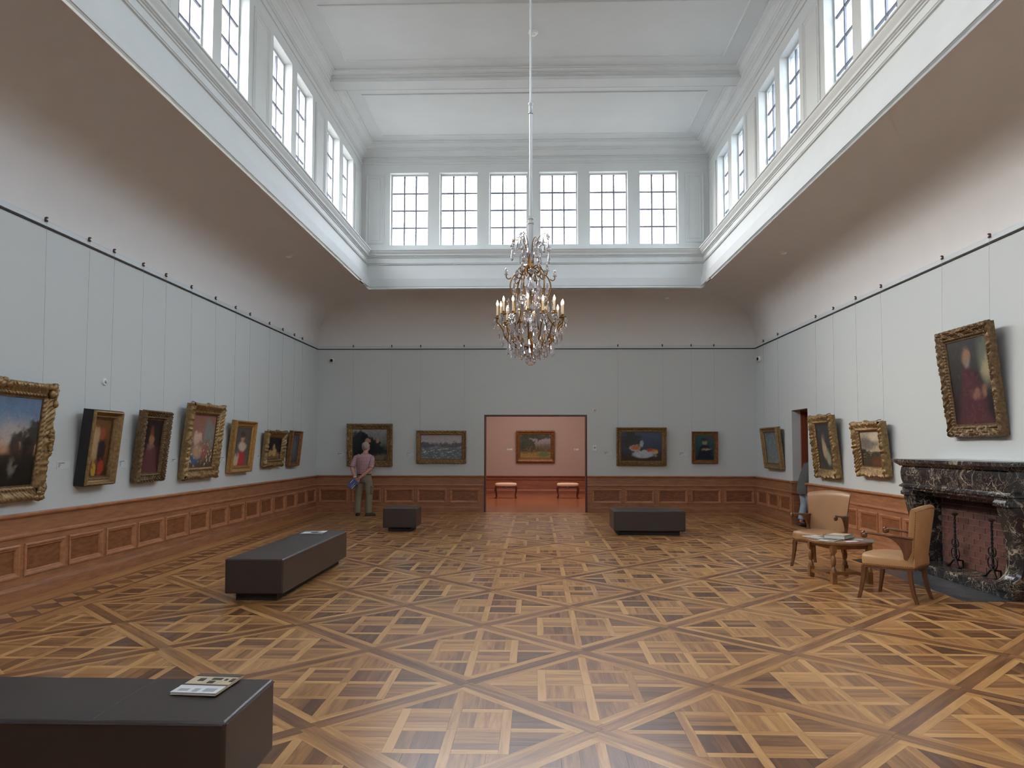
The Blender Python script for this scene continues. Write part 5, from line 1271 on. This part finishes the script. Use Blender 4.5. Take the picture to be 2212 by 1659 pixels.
b = MB(); b.lathe([(.0, 2.58), (.018, 2.582), (.022, 2.60), (.012, 2.62), (.016, 2.64), (0, 2.645)], n=12); b.build('ball_cap', M['brass'], ch, smooth=40)
def polar(pts, a): return [(r*math.cos(a), r*math.sin(a), z) for r, z in pts]
def smoothpath(pts, n=4):
    pts = [Vector(p) for p in pts]; out = []
    for i in range(len(pts)-1):
        p0, p1, p2, p3 = pts[max(i-1, 0)], pts[i], pts[i+1], pts[min(i+2, len(pts)-1)]
        for k in range(n):
            t = k/n; out.append(.5*((2*p1) + (-p0+p2)*t + (2*p0-5*p1+4*p2-p3)*t*t + (-p0+3*p1-3*p2+p3)*t**3))
    out.append(pts[-1]); return out
# shared crystal meshes
def shared(b, name, m): o = b.build(name, m); me = o.data; bpy.data.objects.remove(o); return me
b = MB(); n = 8
b.rings([[(r*math.cos(2*PI*k/n), r*.55*math.sin(2*PI*k/n), z) for k in range(n)] for r, z in ((.001, 0), (.006, -.006), (.008, -.016), (.017, -.045), (.021, -.058), (.017, -.070), (.001, -.079))]); DROP = shared(b, 'drop', M['crystal'])
b = MB(); n = 8
b.rings([[(r*math.cos(2*PI*k/n), r*.3*math.sin(2*PI*k/n), z) for k in range(n)] for r, z in ((.001, 0), (.008, -.008), (.014, -.03), (.030, -.075), (.036, -.098), (.028, -.118), (.001, -.135))]); PLAQ = shared(b, 'plaque', M['crystal'])
b = MB(); n = 6
b.rings([[(r*math.cos(2*PI*k/n), r*math.sin(2*PI*k/n), z) for k in range(n)] for r, z in ((.001, 0), (.006, -.01), (.005, -.02), (.010, -.05), (.009, -.08), (.001, -.10))]); SPEAR = shared(b, 'spear', M['crystal'])
b = MB()
for k in range(7):
    a = 2*PI*k/7; b.ball((.020*math.cos(a), 0, .020*math.sin(a)), .012, 6, (1, .6, 1))
b.ball((0, -.008, 0), .010, 6); ROS = shared(b, 'rosette', M['crystal'])
b = MB()
b.lathe([(.004, -.004), (.03, .0), (.036, .008), (.03, .008), (.01, .004), (.008, .022), (.013, .028), (.013, .034), (.0, .034)], n=14); PAN = shared(b, 'drip_pan', M['brass'])
b = MB(); b.lathe([(.0105, .03), (.011, .034), (.011, .13), (.009, .135), (0, .135)], n=10); CAN = shared(b, 'candle', M['candle'])
b = MB(); b.lathe([(0, .132), (.008, .136), (.0135, .15), (.0125, .163), (.007, .178), (.002, .192), (0, .195)], n=10); BUL = shared(b, 'bulb', M['bulb'])
for me_ in (PAN, CAN, BUL): me_.polygons.foreach_set('use_smooth', [True]*len(me_.polygons))
def hang(me_, name, r, a, z, sc=1.0, tilt=0., par=ch):
    o = bpy.data.objects.new(name, me_); C.objects.link(o); o.parent = par; o.location = (r*math.cos(a), r*math.sin(a), z)
    o.rotation_euler = (tilt, 0, a + PI/2); sc *= 1.25; o.scale = (sc, sc, sc); return o
random.seed(21); NA = 14
for k in range(NA):
    a = 2*PI*(k + .32)/NA; rr = .352 if k % 2 else .335; zz = 2.965 if k % 2 else 2.985
    b = MB(); b.tube(smoothpath(polar([(.05, 2.69), (.12, 2.665), (.20, 2.69), (.265, 2.765), (.30, 2.86), (.335, 2.905), (rr + .006, 2.93), (rr, zz)], a)), .0075, 7)
    b.tube(smoothpath(polar([(.265, 2.765), (.235, 2.80), (.215, 2.77), (.225, 2.745), (.245, 2.755)], a)), .005, 6)
    arm = b.build('arm', M['brass'], ch, smooth=60)
    for me_, nm in ((PAN, 'drip_pan'), (CAN, 'candle'), (BUL, 'bulb')):
        o = bpy.data.objects.new(nm, me_); C.objects.link(o); o.parent = arm; o.location = (rr*math.cos(a), rr*math.sin(a), zz)
    hang(ROS, 'crystal_rosette', rr + .028, a, zz - .03, 1.05, -.2)
    for q in range(3):
        t_ = a + (q - 1)*.085; hang(DROP, 'crystal_pendant', rr + .034 - abs(q-1)*.012, t_, zz - .035 - .02*(q == 1), .62)
    hang(PLAQ if k % 3 == 0 else DROP, 'crystal_pendant', .335, a + .1, 2.865, .9 if k % 3 else .75)
    hang(SPEAR, 'crystal_pendant', .30, a + .18, 2.80 - .03*random.random(), .85)
    hang(PLAQ if k % 2 else DROP, 'crystal_pendant', .235, a, 2.735, .72 if k % 2 else .95)
    hang(SPEAR, 'crystal_pendant', .245, a + .22, 2.69, .95)
    if k % 2: hang(PLAQ, 'crystal_pendant', .165, a, 2.67, .72)
    else: hang(DROP, 'crystal_pendant', .17, a, 2.66, 1.0)
    if k % 2 == 0: hang(SPEAR, 'crystal_pendant', .10, a, 2.64, .9)
    hang(ROS, 'crystal_rosette', .275, a + .2, 2.80, .8)
for k in range(6):
    a = 2*PI*(k + .18)/6
    b = MB(); b.tube(smoothpath(polar([(.03, 3.50), (.08, 3.525), (.125, 3.50), (.155, 3.45), (.195, 3.40), (.218, 3.33), (.208, 3.25), (.178, 3.17), (.166, 3.08), (.185, 3.0), (.225, 2.94), (.265, 2.895)], a)), .0075, 7)
    b.tube(smoothpath(polar([(.155, 3.45), (.15, 3.41), (.12, 3.40), (.10, 3.43), (.12, 3.455)], a)), .006, 6)
    b.tube(smoothpath(polar([(.21, 3.40), (.235, 3.385), (.258, 3.40), (.262, 3.43)], a)), .006, 6)
    b.tube(smoothpath(polar([(.04, 3.51), (.09, 3.47), (.12, 3.50), (.10, 3.535)], a + .5)), .006, 6)
    rib = b.build('cage_rib', M['brass'], ch, smooth=60)
    b = MB(); b.lathe([(.004, 0), (.02, .004), (.022, .012), (.008, .016), (.014, .03), (.016, .042), (.008, .054), (.012, .062), (.004, .078), (0, .09)], n=10); o = b.build('glass_finial', M['crystal'], rib); o.location = (.262*math.cos(a), .262*math.sin(a), 3.425)
    hang(PLAQ, 'crystal_pendant', .10, a + .3, 3.40, .95); hang(PLAQ, 'crystal_pendant', .16, a, 3.30, 1.0); hang(DROP, 'crystal_pendant', .20, a + .35, 3.34, 1.0)
    hang(ROS, 'crystal_rosette', .235, a, 3.15, .9); hang(SPEAR, 'crystal_pendant', .245, a + .12, 3.13, 1.1); hang(DROP, 'crystal_pendant', .15, a + .5, 3.14, 1.1); hang(ROS, 'crystal_rosette', .17, a + .4, 3.44, .9); hang(DROP, 'crystal_pendant', .06, a, 3.16, 1.1); hang(PLAQ, 'crystal_pendant', .06, a + .5, 3.02, .9)
for k in range(8):
    a = 2*PI*(k + .4)/8; hi = k % 2
    pth = [(.022, 3.56), (.038, 3.66), (.07, 3.77 + .02*hi), (.12, 3.845 if hi else 3.80), (.175 if hi else .19, 3.86 if hi else 3.79), (.205, 3.82 if hi else 3.73)]
    b = MB(); b.tube(smoothpath(polar(pth, a)), .0042, 6); pl = b.build('plume', M['brass'], ch, smooth=60)
    tip = pth[-1]
    hang(ROS, 'crystal_rosette', tip[0], a, tip[1], .95, par=pl); hang(PLAQ, 'crystal_pendant', tip[0], a, tip[1] - .02, .85, par=pl); hang(DROP, 'crystal_pendant', .15, a, pth[3][1] - .02, .95, par=pl); hang(DROP, 'crystal_pendant', .09, a + .2, 3.72, .85, par=pl); hang(SPEAR, 'crystal_pendant', .11, a - .2, 3.66, .9, par=pl)
